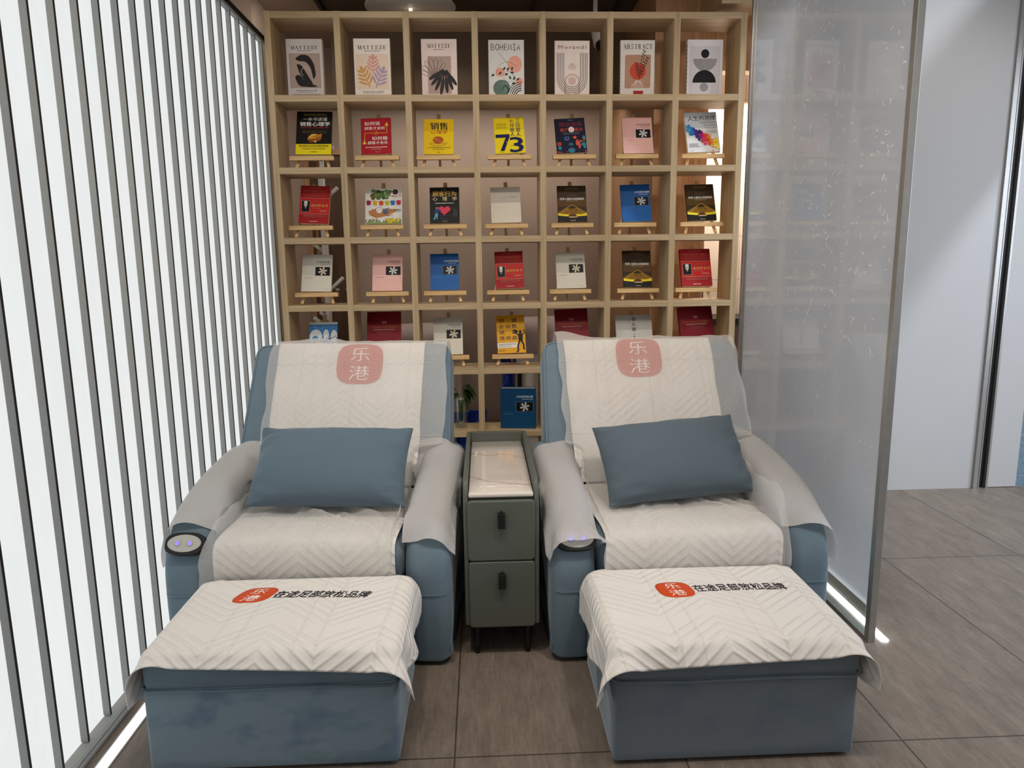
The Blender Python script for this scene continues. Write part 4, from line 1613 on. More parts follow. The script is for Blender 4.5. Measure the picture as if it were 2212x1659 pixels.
# --- the seven large art books of the top row (pictures are plain generic shapes)
def leafsprig(d, x, y, h, c, rot=0.0, n=4):
    """rounded frond: paired lobes on a stem"""
    def R(u, v):
        return (x + u * math.cos(rot) - v * math.sin(rot), y + u * math.sin(rot) + v * math.cos(rot))
    d.line([R(0, 0), R(0, h * .9)], h * .07, c)
    for k in range(n):
        q = h * (.16 + .62 * k / (n - 1))
        l = h * (.40 - .16 * k / (n - 1))
        for s_ in (-1, 1):
            cx, cy = R(s_ * l * .55, q + l * .40)
            d.ell(cx, cy, l * .60, h * .058, c, 14, rot=rot + (.72 if s_ > 0 else PI - .72))
    cx, cy = R(0, h * .95)
    d.ell(cx, cy, h * .085, h * .16, c, 12, rot=rot)
    return d


def cov_art_figure(a):
    d = D(a)
    d.serif('MATISSE', .13, a * .825, .90, a * .882, (60, 54, 52))
    d.dashes(.30, a * .795, .70, .014, (110, 100, 98), 2)
    d.rect(.07, a * .165, .93, a * .755, (172, 150, 140))
    S_ = (34, 31, 32)
    # generic dark cut-out curves on a taupe field
    def blob(pts):
        d.poly([tuple(p) for p in smooth_poly([(x, a * y) for x, y in pts], .12, 5)], S_)
    blob([(.22, .66), (.40, .74), (.62, .72), (.76, .58), (.80, .38), (.72, .30), (.66, .52), (.52, .62), (.34, .62)])
    blob([(.26, .58), (.40, .56), (.72, .22), (.60, .20), (.36, .38)])
    blob([(.20, .36), (.32, .40), (.52, .26), (.86, .19), (.70, .175), (.30, .19)])
    d.arc(.5, a * .44, .11, .2, 4.2, .012, (206, 192, 184), 18)
    d.text('BERGGRUEN & CIE', .24, a * .105, .80, a * .13, (110, 102, 98))
    d.dashes(.34, a * .085, .70, .010, (150, 142, 138), 3)
    d.dashes(.14, a * .045, .90, .02, (128, 120, 116), 4)
    return d, (206, 198, 196)


def cov_art_leaves(a):
    d = D(a)
    d.serif('MATISSE', .11, a * .82, .92, a * .885, (52, 44, 44))
    d.dashes(.30, a * .785, .74, .018, (120, 104, 100), 2)
    d.rect(.05, a * .135, .95, a * .735, (236, 214, 194))
    leafsprig(d, .52, a * .40, a * .31, (222, 156, 150))
    leafsprig(d, .42, a * .17, a * .36, (214, 160, 92), .42)
    leafsprig(d, .58, a * .165, a * .36, (184, 160, 186), -.42)
    d.text('LA GRANDE GALERIE', .21, a * .082, .80, a * .107, (100, 90, 88))
    d.dashes(.26, a * .063, .76, .010, (150, 140, 136), 3)
    return d, (242, 232, 224)


def cov_art_fan(a):
    d = D(a)
    d.serif('MATISSE', .17, a * .85, .84, a * .918, (40, 34, 36))
    d.dashes(.34, a * .815, .66, .018, (110, 96, 96), 2)
    d.rect(.17, a * .06, .83, a * .705, (184, 158, 150))
    S_ = (34, 30, 32)
    for k in range(7):
        t = -.95 + k * .30
        l = .58 - .10 * abs(k - 3) / 3
        u = (math.sin(t - .25), math.cos(t - .25))
        nx_, ny_ = -u[1], u[0]
        b = (.40, a * .34)
        pts = []
        for i in range(15):
            q = i / 14 * 2
            s_ = 1 if q <= 1 else -1
            q = q if q <= 1 else 2 - q
            wd = .055 * math.sin(PI * min(1, q ** 1.6)) ** .5 if q < 1 else .0
            pts.append((b[0] + u[0] * l * q + nx_ * wd * s_, b[1] + u[1] * l * q + ny_ * wd * s_))
        d.line(pts, .010, (80, 66, 64))
    for k in range(7):
        t = PI - .62 + k * .27
        l = .80 - .06 * abs(k - 3)
        x0, y0_ = .66, a * .50
        u = (math.sin(t), math.cos(t))
        d.line([(x0 + u[0] * .06, y0_ + u[1] * .06), (x0 + u[0] * l * .45, y0_ + u[1] * l * .45)], .05, S_)
        d.ell(x0 + u[0] * l * .62 * .95, y0_ + u[1] * l * .62, .052, l * .30, S_, 16, rot=-t)
    return d, (238, 218, 214)


def cov_art_bohemia(a):
    d = D(a)
    K = (56, 58, 58)
    # hand-drawn capitals
    L = {'B': [[(0, 0), (0, 1)], [(0, 1), (.7, .95), (.75, .65), (.1, .52), (.85, .42), (.8, .08), (0, 0)]],
         'O': [[(.5 + .45 * math.cos(t), .5 + .5 * math.sin(t)) for t in [q * .45 for q in range(15)]]],
         'H': [[(0.1, 0), (.05, 1)], [(.85, 0), (.9, 1)], [(0, .5), (1, .52)]],
         'E': [[(.8, 1), (.1, .96), (.1, 0), (.85, .04)], [(.1, .5), (.7, .54)]],
         'M': [[(0, 0), (.15, 1), (.5, .2), (.8, 1), (.95, 0)]], 'I': [[(.5, 0), (.5, 1)], [(.1, 0), (.9, 0)], [(.1, 1), (.9, 1)]],
         'A': [[(0, 0), (.5, 1), (.9, 0)], [(.2, .35), (.75, .38)]]}
    for k, ch in enumerate('BOHEMIA'):
        x = .08 + k * .12
        for st in L[ch]:
            d.line([(x + u * .095, a * (.822 + v * .105)) for u, v in st], .017, K)
    P1 = (236, 164, 144)
    d.ell(.74, a * .575, .20, .225, P1, 30)
    for k in range(9):
        d.line([(.58 + k * .04, a * .44 + .01 * (k % 3)), (.60 + k * .04, a * .70 - .01 * (k % 2))], .006, (246, 200, 184))
    d.ell(.32, a * .435, .13, .12, P1, 24).ell(.86, a * .27, .10, .11, P1, 22)
    d.ell(.36, a * .155, .235, .225, (60, 92, 84), 34)
    for k in range(7):
        d.arc(.36 + .008 * k, a * .155, .20 - .027 * k, .3 * k, .3 * k + 5.4, .007, (170, 190, 178), 24)
    d.line([(.28, a * .78), (.50, a * .62), (.66, a * .46), (.74, a * .30), (.62, a * .2)], .007, K)
    d.arc(.52, a * .42, .30, .6, 3.4, .006, K, 22)
    d.arc(.56, a * .36, .14, 0, 6.28, .005, K, 22)
    for x, y, r_ in ((.12, .385, .5), (.32, .42, .8), (.44, .50, .9), (.54, .49, 1.2), (.66, .43, 0), (.50, .40, .4), (.60, .34, 2), (.72, .33, 1), (.82, .31, .5), (.70, .24, .2), (.66, .50, 1.4)):
        d.ell(x, a * y, .05, .028, (52, 72, 70), 12, rot=r_)
    for k in range(5):
        d.arc(.92 - .0 * k, a * .0 + .02, .16 + .055 * k, PI * .5, PI * .93, .026 - .002 * k, (40, 40, 42), 12)
    return d, (226, 224, 220)


def cov_art_morandi(a):
    d = D(a)
    d.text('Morandi', .10, a * .855, .90, a * .92, (150, 112, 104), .03, 1.25)
    P1 = (214, 186, 178)
    d.ell(.5, a * .555, .08, .075, P1, 24)
    d.ell(.5, a * .56, .14, .12, (222, 198, 190), 24, PI, 2 * PI)
    d.arc(.5, a * .27, .20, 0, PI, .055, P1, 26).line([(.70, a * .27), (.70, 0.005)], .055, P1).line([(.30, a * .27), (.30, 0.005)], .055, P1)
    d.ell(.5, a * .285, .115, .115, P1, 28)
    for k in range(5):
        r_ = .43 - k * .048
        pts = [(.5 - r_, a * .785), (.5 - r_, a * .34)] + [(.5 - r_ * math.cos(PI * i / 24), a * .34 - (r_ * 1.06) * math.sin(PI * i / 24)) for i in range(1, 24)] + [(.5 + r_, a * .34), (.5 + r_, a * .785)]
        d.line(pts, .015, (44, 40, 40))
    return d, (240, 226, 220)


def cov_art_abstract(a):
    d = D(a)
    d.serif('ABSTRACT', .08, a * .845, .94, a * .93, (30, 27, 27))
    d.poly([tuple(p) for p in smooth_poly([(.13, a * .145), (.88, a * .155), (.89, a * .745), (.14, a * .74)], .05, 4)], (186, 140, 118))
    d.ell(.51, a * .455, .235, .235, (204, 70, 46), 34)
    d.poly([(.40, 0.005), (.66, 0.005), (.68, a * .105), (.38, a * .105)], (172, 30, 36))
    for k in range(9):
        x = .385 + k * .034
        d.line([(x, a * .105), (.50 + (x - .52) * 1.3, a * .19), (.53 + (x - .52) * .35, a * .29)], .010, (240, 226, 214))
    K = (40, 34, 34)
    d.line([(.52, a * .20), (.58, a * .45), (.62, a * .66), (.70, a * .82)], .010, K).line([(.54, a * .30), (.68, a * .52), (.80, a * .70)], .010, K).line([(.55, a * .36), (.48, a * .58)], .008, K)
    r = random.Random(9)
    for (x0, y0_, x1, y1_) in ((.58, .45, .70, .82), (.60, .40, .80, .70), (.54, .36, .47, .60)):
        for k in range(14):
            q = k / 13
            s_ = (-1) ** k
            x, y = x0 + (x1 - x0) * q, y0_ + (y1_ - y0_) * q
            d.ell(x + s_ * .03, a * y, .034, .013, K, 8, rot=PI / 2 - s_ * .7)
    return d, (228, 222, 214)


def cov_art_shapes(a):
    d = D(a)
    d.rect(.06, a * .03, .93, a * .885, (206, 200, 202))
    d.ell(.50, a * .755, .115, .118, (26, 24, 26), 30)
    Gy = (146, 142, 144)
    d.ell(.50, a * .665, .335, .325, Gy, 30, PI, 2 * PI)
    for k in range(9):
        d.arc(.62, a * .43, .12 + .03 * k, .9, 2.5 - .05 * k, .006, (170, 166, 168), 12)
    d.ell(.49, a * .245, .33, .335, (24, 22, 24), 30, 0, PI)
    d.ell(.485, a * .165, .12, .118, Gy, 28)
    return d, (222, 218, 220)


def make_book(name, w, a_, th, design, label, group, loc, tilt=0.0, roll=0.0, yaw=0.0, cat='book', spine=None, hard=False):
    h = w * a_
    d, base = design(a_)
    mats, mi = [ink(base), M['paper']], {}
    g = G()
    e = .0016
    x0, x1 = -w / 2, w / 2
    g.box(x0, x1, 0, e, 0, h)
    g.box(x0, x1, th - e, th, 0, h)
    g.box(x0, x0 + e, e, th - e, 0, h)
    lay = 0
    for V, F, c in d.items:
        m = ink(c)
        if m not in mats:
            mats.append(m)
        k = mats.index(m)
        lay += 1
        y = -.0002 - lay * .000018
        # clip to the cover
        pts = [(x0 + min(1, max(0, px)) * w, y, min(d.a, max(0, pz)) * w) for px, pz in V]
        g.add(pts, F, k)
    if spine:
        m = ink(spine)
        mats.append(m)
        for k in range(12):
            z = h * (.12 + .07 * k)
            g.add([(x0 - .0004, th * .2, z), (x0 - .0004, th * .8, z + .004), (x0 - .0004, th * .8, z + .009), (x0 - .0004, th * .2, z + .005)], [(0, 1, 2, 3)], len(mats) - 1)
    o = g.build(name, mats)
    tag(o, label, cat, group)
    q = .004 if hard else .0006
    pg = G().box(x0 + e, x1 - q, e, th - e, q, h - q).build('page_block', M['paper'], o)
    Rm = Matrix.Translation(loc) @ Matrix.Rotation(yaw, 4, 'Z') @ Matrix.Rotation(-tilt, 4, 'X') @ Matrix.Rotation(roll, 4, 'Y')
    o.matrix_world = Rm
    return o


# ------------------------------------------------------------------ easels
def make_easel():
    t = empty('mini_easel', (0, 0, 0))
    TAN = math.tan(math.radians(20))
    H = .285
    ft = Vector((.088, 0, .003))
    for s_ in (-1, 1):
        a, b = Vector((s_ * .086, .004, .0045)), Vector((s_ * .014, .004 + (H - .02) * TAN, H - .02))
        G().obb(a, b, .016, .009, 0, (1, 0, 0)).build('front_leg', M['pine_z'], t, .002)
    G().obb((0, .132, .0065), (0, .004 + H * TAN + .012, H - .008), .014, .008, 0, (1, 0, 0)).build('rear_leg', M['pine_z'], t, .002)
    G().obb((0, .004 + (H - .06) * TAN, H - .06), (0, .004 + (H + .012) * TAN, H + .012), .021, .012, 0, (1, 0, 0)).build('top_block', M['pine_z'], t, .003)
    G().box(-.117, .117, -.018, .012, .043, .066).build('ledge', M['pine_x'], t, .002)
    G().tube([(.0, .013, .052), (.0, .06, .052)], .005, 8).build('dowel', M['pine_z'], t)
    return t


def copy_tree(o, parent=None):
    c = o.copy()
    COL.objects.link(c)
    if parent is not None:
        c.parent = parent
        c.matrix_parent_inverse = o.matrix_parent_inverse.copy()
    for ch in list(o.children):
        copy_tree(ch, c)
    return c


ORD = ('leftmost', 'second from left', 'third from left', 'middle', 'third from right', 'second from right', 'rightmost')
ROWN = {1: 'top', 2: 'second', 3: 'third', 4: 'fourth', 5: 'fifth'}
KIND = {'selling': ('black and yellow book', cov_selling, .018), 'how': ('red book with yellow pulse line', cov_how, .014),
        'sales': ('yellow book with brown brain drawing', cov_sales, .014), '73': ('yellow book with huge navy 73', cov_73, .014),
        'navy': ('navy book with small cartoon people', cov_navy, .014), 'pink': ('pink book with snowflake picture', cov_pink, .012),
        'choice': ('pale book with rainbow paint splashes', cov_choice, .018), 'red': ('red book with small portrait', cov_red, .022),
        'pic': ('square picture book with washing line', cov_pic, .008), 'heart': ('black book with red heart', cov_heart, .014),
        'beige': ('plain beige book', cov_beige, .012), 'pyr': ('brown and gold pyramid book', cov_pyr, .016),
        'blue': ('blue book with snowflake picture', cov_blue, .012), 'white': ('white book with snowflake picture', cov_white, .012),
        'penguin': ('snowy blue picture book', cov_snow, .008), 'crimson': ('large dark crimson book', cov_crimson, .02),
        'yellow': ('yellow book with black shouting figure', cov_yellow, .014), 'notman': ('pale grey book with vertical black title', cov_notman, .014)}
BOOKS = [('selling', 2, 0, -.884, .078, .188, .25, .6, -.892), ('how', 2, 1, -.55, .073, .16, .209, -3.4, -.547), ('sales', 2, 2, -.22, .071, .159, .204, .8, -.221),
         ('73', 2, 3, .166, .071, .163, .208, -4.6, .158), ('navy', 2, 4, .498, .071, .164, .202, -5.0, .509), ('pink', 2, 5, .859, .073, .164, .211, -.6, .849), ('choice', 2, 6, 1.219, .077, .179, .234, -3.9, 1.211),
         ('red', 3, 0, -.905, .076, .16, .217, 4.1, -.918), ('pic', 3, 1, -.527, .073, .2, .206, -.7, -.535), ('heart', 3, 2, -.197, .073, .161, .209, -.7, -.195), ('beige', 3, 3, .139, .069, .163, .207, -2.1, .139),
         ('pyr', 3, 4, .502, .07, .159, .212, -.3, .498), ('blue', 3, 5, .859, .071, .163, .216, -2.5, .845), ('pyr', 3, 6, 1.22, .075, .159, .213, -2.3, 1.215),
         ('white', 4, 0, -.911, .074, .163, .212, 2.0, -.908), ('pink', 4, 1, -.523, .074, .165, .211, .6, -.521), ('blue', 4, 2, -.207, .071, .158, .21, -.8, -.205), ('red', 4, 3, .155, .068, .157, .214, -2.9, .143),
         ('white', 4, 4, .497, .071, .163, .209, -1.8, .488), ('pyr', 4, 5, .869, .07, .159, .214, .7, .868), ('red', 4, 6, 1.204, .077, .172, .218, -1.0, 1.196),
         ('penguin', 5, 0, -.895, .077, .157, .20, -.1, -.896), ('crimson', 5, 1, -.556, .078, .19, .251, -.4, -.563), ('white', 5, 2, -.196, .072, .163, .214, -1.1, -.196), ('yellow', 5, 3, .161, .066, .16, .219, -3.5, .165),
         ('crimson', 5, 4, .508, .073, .187, .25, -2.6, .507), ('notman', 5, 5, .86, .074, .208, .213, -.4, .855), ('crimson', 5, 6, 1.227, .074, .196, .252, -4.9, 1.212)]
counts = {}
for b in BOOKS:
    counts[b[0]] = counts.get(b[0], 0) + 1
TILT = math.radians(20)
easel0 = make_easel()
first = True
for key, row, col, bx_, bz, bw, bh, roll, ex in BOOKS:
    desc, fn, th = KIND[key]
    e = easel0 if first else copy_tree(easel0)
    first = False
    e.location = (ex, 3.972, ZT[row])
    e.rotation_euler = (0, 0, 0)
    tag(e, 'pine easel under the %s, %s, %s row' % (desc, ORD[col], ROWN[row]), 'easel', 'mini easels on the bookshelf')
    lab = '%s, %s in the %s shelf row' % (desc, ORD[col], ROWN[row])
    make_book('book', bw, bh / bw, th, fn, lab, 'books displayed on easels',
              (bx_, 3.972 - .006, ZT[row] + .067 + th * math.sin(TILT) + bw / 2 * abs(math.sin(math.radians(roll * .55)))), TILT, math.radians(roll * .55))

TOP = [('thick art book with black cut-out curves on taupe', cov_art_figure, -.902, .185, .289, .035), ('cream art book with three pastel leaf sprigs', cov_art_leaves, -.553, .188, .291, .035),
       ('pink art book with black and outlined fan leaves', cov_art_fan, -.204, .185, .289, .035), ('pale art book with peach circles and green disc', cov_art_bohemia, .148, .187, .285, .035),
       ('blush art book with black concentric arch lines', cov_art_morandi, .496, .184, .281, .035), ('white art book with red sun and vase', cov_art_abstract, .844, .183, .284, .035),
       ('grey art book with stacked black and grey circles', cov_art_shapes, 1.206, .19, .287, .035)]
for k, (desc, fn, x, wd, h, th) in enumerate(TOP):
    make_book('book', wd, h / wd, th, fn, '%s, %s in the top row' % (desc, ORD[k]), 'art books in the top row',
              (x, 3.965, ZT[1] + .0015), math.radians(1.0), 0, 0, 'book', (60, 54, 52) if k > 4 else None)
make_book('book', .20, 1.16, .055, cov_hard, 'thick dark blue hardback with snowflake picture standing on the lowest shelf', None,
          (.19, 3.945, ZT[6] + .0005), 0, 0, math.radians(-7), 'book', (150, 160, 168), True)

# potted plant on the lowest visible shelf
pl = empty('potted_plant', (-.135, 4.0, ZT[6]))
tag(pl, 'dark green leafy plant in a clear glass vase on the lowest shelf', 'plant')
g = G().lathe([(0, .004), (.034, .004), (.038, .05), (.045, .15), (.048, .19), (.044, .19), (.041, .15), (.034, .05), (.030, .01), (0, .01)], 28)
g.build('vase', M['glass'], pl)
rr = random.Random(12)
for k in range(9):
    a = rr.uniform(-PI, PI) if k > 4 else rr.uniform(-.9, .5)
    h = rr.uniform(.17, .25)
    r_ = rr.uniform(.015, .04)
    tip = Vector((math.cos(a) * r_, math.sin(a) * r_ * .6, h))
    g = G().tube([(0, 0, .03), (tip.x * .3, tip.y * .3, h * .6), tip], .0028, 6)
    g.build('stem', M['stem'], pl)
    L, Wd = rr.uniform(.055, .08), rr.uniform(.02, .028)
    d = Vector((math.cos(a), math.sin(a) * .6, rr.uniform(-.8, .2))).normalized()
    sd = d.cross(Vector((0, 0, 1))).normalized()
    up = sd.cross(d)
    vs, fs = [], []
    for i in range(8):
        q = i / 7
        wq = Wd * math.sin(PI * q ** .75) + .0006
        c = tip + d * L * q - Vector((0, 0, 1)) * .05 * q * q
        vs += [c - sd * wq + up * wq * .35, c, c + sd * wq + up * wq * .35]
    for i in range(7):
        fs += [(3 * i, 3 * i + 1, 3 * i + 4, 3 * i + 3), (3 * i + 1, 3 * i + 2, 3 * i + 5, 3 * i + 4)]
    G().add(vs, fs, 0, True).build('leaf', M['leaf'], pl)


# ------------------------------------------------------------------ recliners
def merged(g):
    return [Vector(p) for p in g.v], list(g.f)


ARM_X, ARM_W, ARM_T = .404, .150, .046
BK_A = math.radians(30.8)


def bk(x, h, n):
    """backrest frame: height h along the slope, n in front of its face -> local x,y,z"""
    return (x, .50 + h * math.sin(BK_A) - n * math.cos(BK_A), .45 + h * math.cos(BK_A) + n * math.sin(BK_A))


def build_recliner(loc, rz, label, vel):
    t = empty('recliner', loc, rz)
    tag(t, label, 'recliner', 'blue velvet recliners')
    col = G()                       # collision copy of the whole upholstery
    # base plinth and front panel
    vs, fs = rbox(.60, .80, .30, .02, res=6)
    vs = [(v[0], v[1] + .42, v[2] + .20) for v in vs]
    G().add(vs, fs, 0, True).build('base', vel, t)
    col.add(vs, fs)
    # seat cushion
    vs, fs = rbox(.648, .58, .15, .045, bulge=.012, res=12)
    vs = [(v[0], v[1] + .312, v[2] + .352) for v in vs]
    G().add(vs, fs, 0, True).build('seat_cushion', vel, t)
    col.add(vs, fs)
    # armrests: waterfall side profile (y, z), rounded rims
    prof = [(.012, .014), (.70, .014), (.735, .30), (.72, .60), (.58, .612), (.30, .575), (.115, .515), (.005, .39), (-.002, .20)]
    prof = smooth_poly(prof, [.012, .03, .1, .05, .12, .2, .13, .14, .1], 6)
    for s_ in (-1, 1):
        v3, f3, _ = slab(prof, ARM_W, ARM_T, 6)
        vs = [(s_ * ARM_X + c * s_, a, b) for a, b, c in v3]
        arm = G().add(vs, f3, 0, True).build('armrest', vel, t, recalc=True)
        col.add(vs, f3 if s_ > 0 else [f[::-1] for f in f3])
        G().tube([(s_ * ARM_X + d, -.0022 + .046 - math.sqrt(.046 ** 2 - max(0, abs(d) - .029) ** 2), .262) for d in (-.064, -.055, -.045, -.035, -.02, 0, .02, .035, .045, .055, .064)], .0012, 5).build('stitching', M['dark_line'] if 0 else vel, arm)
    # backrest: rounded front outline, tilted back
    W2, H0, H1 = .428, -.30, .645
    out = smooth_poly([(-W2 - .012, H0), (W2 + .012, H0), (W2, .30), (W2 - .012, H1), (-W2 + .012, H1), (-W2, .30)], [.02, .02, .2, .055, .055, .2], 7)
    v3, f3, rings = slab(out, .16, .030, 6)
    vs = []
    for a, b, c in v3:
        n = c - .08
        if c > 0:
            n += .022 * (1 - (a / W2) ** 2) * max(0, 1 - ((b - .2) / .5) ** 2)
        vs.append(bk(a, b, n))
    back = G().add(vs, f3, 0, True).build('backrest', vel, t, recalc=True)
    col.add(vs, f3)
    ring, zz = rings[len(rings) - 4]
    pp = [bk(p[0] * 1.002, p[1] * 1.002, zz - .08 + .002) for p in ring if p[1] > H0 + .05]
    # order the piping as an open line from one lower corner over the top to the other
    k0 = min(range(len(pp)), key=lambda i: (pp[i][2] + (0 if pp[i][0] > 0 else 9)))
    pp = pp[k0:] + pp[:k0]
    G().tube(pp, .0055, 8).build('piping', vel, t)
    # control panel on the waterfall front of the sitter's right arm
    c0, nrm = Vector((-ARM_X + .010, .026, .432)), Vector((0, -.82, .57)).normalized()
    up = Vector((1, 0, 0)).cross(nrm)
    up = -up if up.z < 0 else up

    def oval(rx, ry, lift, p, n=36):
        q = []
        for i in range(n):
            a = 2 * PI * i / n
            cc, ss = math.cos(a), math.sin(a)
            m = (abs(cc) ** p + abs(ss) ** p) ** (-1 / p)
            q.append(c0 + Vector((1, 0, 0)) * rx * cc * m + up * ry * ss * m + nrm * lift)
        return q

    def disc(g, rx, ry, l0, l1, p, mi=0, n=36):
        a, b, c = oval(rx, ry, l0, p, n), oval(rx, ry, l1 - .0015, p, n), oval(rx * .97, ry * .96, l1, p, n)
        g.add(a + b + c, [(i, (i + 1) % n, n + (i + 1) % n, n + i) for i in range(n)] + [(n + i, n + (i + 1) % n, 2 * n + (i + 1) % n, 2 * n + i) for i in range(n)] + [tuple(2 * n + i for i in range(n))], mi, False)
        return g
    cp = disc(G(), .065, .037, -.012, .012, 3.0).build('control_panel', M['black'], t, recalc=True)
    disc(G(), .056, .029, .010, .0145, 2.0).build('silver_plate', M['chrome'], cp, recalc=True)
    pv = oval(.065, .037, .020, 3.0)
    pb = oval(.065, .037, -.02, 3.0)
    col.add(pb + pv, [(i, (i + 1) % 36, 36 + (i + 1) % 36, 36 + i) for i in range(36)] + [tuple(36 + i for i in range(36))])
    for s_ in (-1, 1):
        keep = c0
        c0 = keep + Vector((s_ * .0205, 0, 0))
        g = disc(G(), .0095, .0095, .012, .0175, 2.0, 0, 20)
        disc(g, .0062, .0062, .016, .0182, 2.0, 1, 18)
        disc(g, .0025, .0025, .0175, .0190, 2.0, 0, 10)
        g.build('button', [M['chrome'], M['blue_led']], cp, recalc=True)
        c0 = keep
    for sx in (-1, 1):
        for y in (.06, .66):
            G().lathe([(.0, 0), (.024, 0), (.028, .04), (0, .04)], 16, (sx * .37, y, 0)).build('foot', M['black'], t)
    return t, BVHTree.FromPolygons([Vector(p) for p in col.v], [tuple(f) for f in col.f])


LC, LR = (-.603, 2.218, 0), math.radians(-3.4)
RC, RR = (.690, 2.20, 0), math.radians(1.5)
recL, bvhL = build_recliner(LC, LR, 'blue velvet recliner beside the slatted light wall, left of the drawer cabinet', M['velvet'])
recR, bvhR = build_recliner(RC, RR, 'blue velvet recliner beside the glass partition, right of the drawer cabinet', M['velvet'])


def place(o, c, rz):
    o.location = c
    o.rotation_euler = (0, 0, rz)
    return o


def tri_path(pts, n):
    """resample a smoothed polyline at n even steps"""
    P = np.array(pts, float)[:, None, :]
    P = np.repeat(P, 2, 1)
    E = np.concatenate([2 * P[:1] - P[1:2], P, 2 * P[-1:] - P[-2:-1]])
    out = []
    for i in range(1, len(E) - 2):
        for j in range(10):
            t = j / 10
            a, b, c, d = E[i - 1, 0], E[i, 0], E[i + 1, 0], E[i + 2, 0]
            out.append(.5 * (2 * b + (c - a) * t + (2 * a - 5 * b + 4 * c - d) * t * t + (3 * b - a - 3 * c + d) * t ** 3))
    out.append(P[-1, 0])
    out = np.array(out)
    s = np.concatenate([[0], np.cumsum(np.linalg.norm(np.diff(out, axis=0), axis=1))])
    u = np.linspace(0, s[-1], n)
    return np.stack([np.interp(u, s, out[:, k]) for k in range(out.shape[1])], 1), s[-1]


def back_path(lift, h0):
    """(y,z) line over the top of the backrest and down its face"""
    p = []
    for h, n in ((.44, -.172), (.60, -.170), (.642, -.15), (.655, -.08), (.650, -.02), (.62, .008), (.50, .014), (.36, .021), (.20, .023), (.06, .024), (h0, .022)):
        y, z = bk(0, h, n + (lift if n > -.05 else -lift if n < -.16 else 0))[1:]
        if -.16 <= n <= -.05:
            z += lift
            y += lift * .2
        p.append((y, z))
    return p


def wob(x, y, f, seed):
    return noise.noise(Vector((x * f + seed, y * f, seed * 1.7)))


def towel_on_back(chair, c, rz, xc, wd, label, seed, logo, skew):
    path, L = tri_path(back_path(.006, .02), 44)
    nx = 34
    P = np.zeros((44, nx, 3))
    for j in range(44):
        s = j / 43
        yz = path[j]
        d = path[min(j + 1, 43)] - path[max(j - 1, 0)]
        d = d / np.linalg.norm(d)
        nrm = np.array([d[1], -d[0]]) * -1
        if nrm[1] < 0 and s < .3:
            nrm = -nrm
        if s >= .3 and nrm[0] > 0:
            nrm = -nrm
        for i in range(nx):
            u = i / (nx - 1) - .5
            x = xc + u * wd * (1.0 - .03 * s) + skew * (s - .4)
            edge = max(0, abs(u) - .40) / .1
            k = .0025 * (wob(u * 3, s * 1.6, 2.2, seed) + .6) + .002 * edge * (1 + wob(u, s * 4, 2, seed + 4))
            P[43 - j, i] = (x + .006 * wob(s * 4, 0, 2, seed + 9) * (abs(u) > .45), yz[0] + nrm[0] * k, yz[1] + nrm[1] * k)
    P = upsample(P, 2)
    g = grid_mesh('t', P, wd, L)
    mats = [M['towel'], ink((190, 64, 22)), ink((250, 246, 240))]
    lu, lv, lrx, lry = logo
    V, F = squircle(lu, lv, lrx, lry, 3.4, 7, 44)
    g.add(on_grid(P, wd, L, V, .0016), F, 1, True)
    for ch, y0, y1, w2 in (('乐', .12, .78, .40), ('港', -.80, -.10, .44)):
        V, F = fit_text(ch, lu - w2 * lrx, lv + y0 * lry, lu + w2 * lrx, lv + y1 * lry, -.008)
        V, F = refine2d(V, F, .014)
        g.add(on_grid(P, wd, L, V, .0026), F, 2, False)
    o = finish_grid(g, 'backrest_towel', P, wd, L, mats)
    place(o, c, rz)
    tag(o, label, 'towel', 'logo towels over the backrests')
    return P


def seat_towel(c, rz, wd, label, seed):
    pts = [(.47, .475), (.40, .447), (.28, .444), (.14, .443), (.045, .438), (.014, .425), (.002, .37), (.0015, .26)]
    path, L = tri_path(pts, 24)
    nx = 26
    P = np.zeros((24, nx, 3))
    for j in range(24):
        for i in range(nx):
            u = i / (nx - 1) - .5
            bulge = .004 * (1 - (2 * u) ** 2)
            P[23 - j, i] = (u * wd + .01 * wob(j * .1, 2, 1, seed), path[j][0], path[j][1] + bulge * (path[j][1] > .41) + .003 * (wob(u * 4, j * .12, 1.8, seed) + .4))
    P = upsample(P, 2)
    o = finish_grid(grid_mesh('t', P, wd, L), 'seat_towel', P, wd, L, [M['towel']])
    place(o, c, rz)
    return tag(o, label, 'towel', 'towels over the recliner seats')


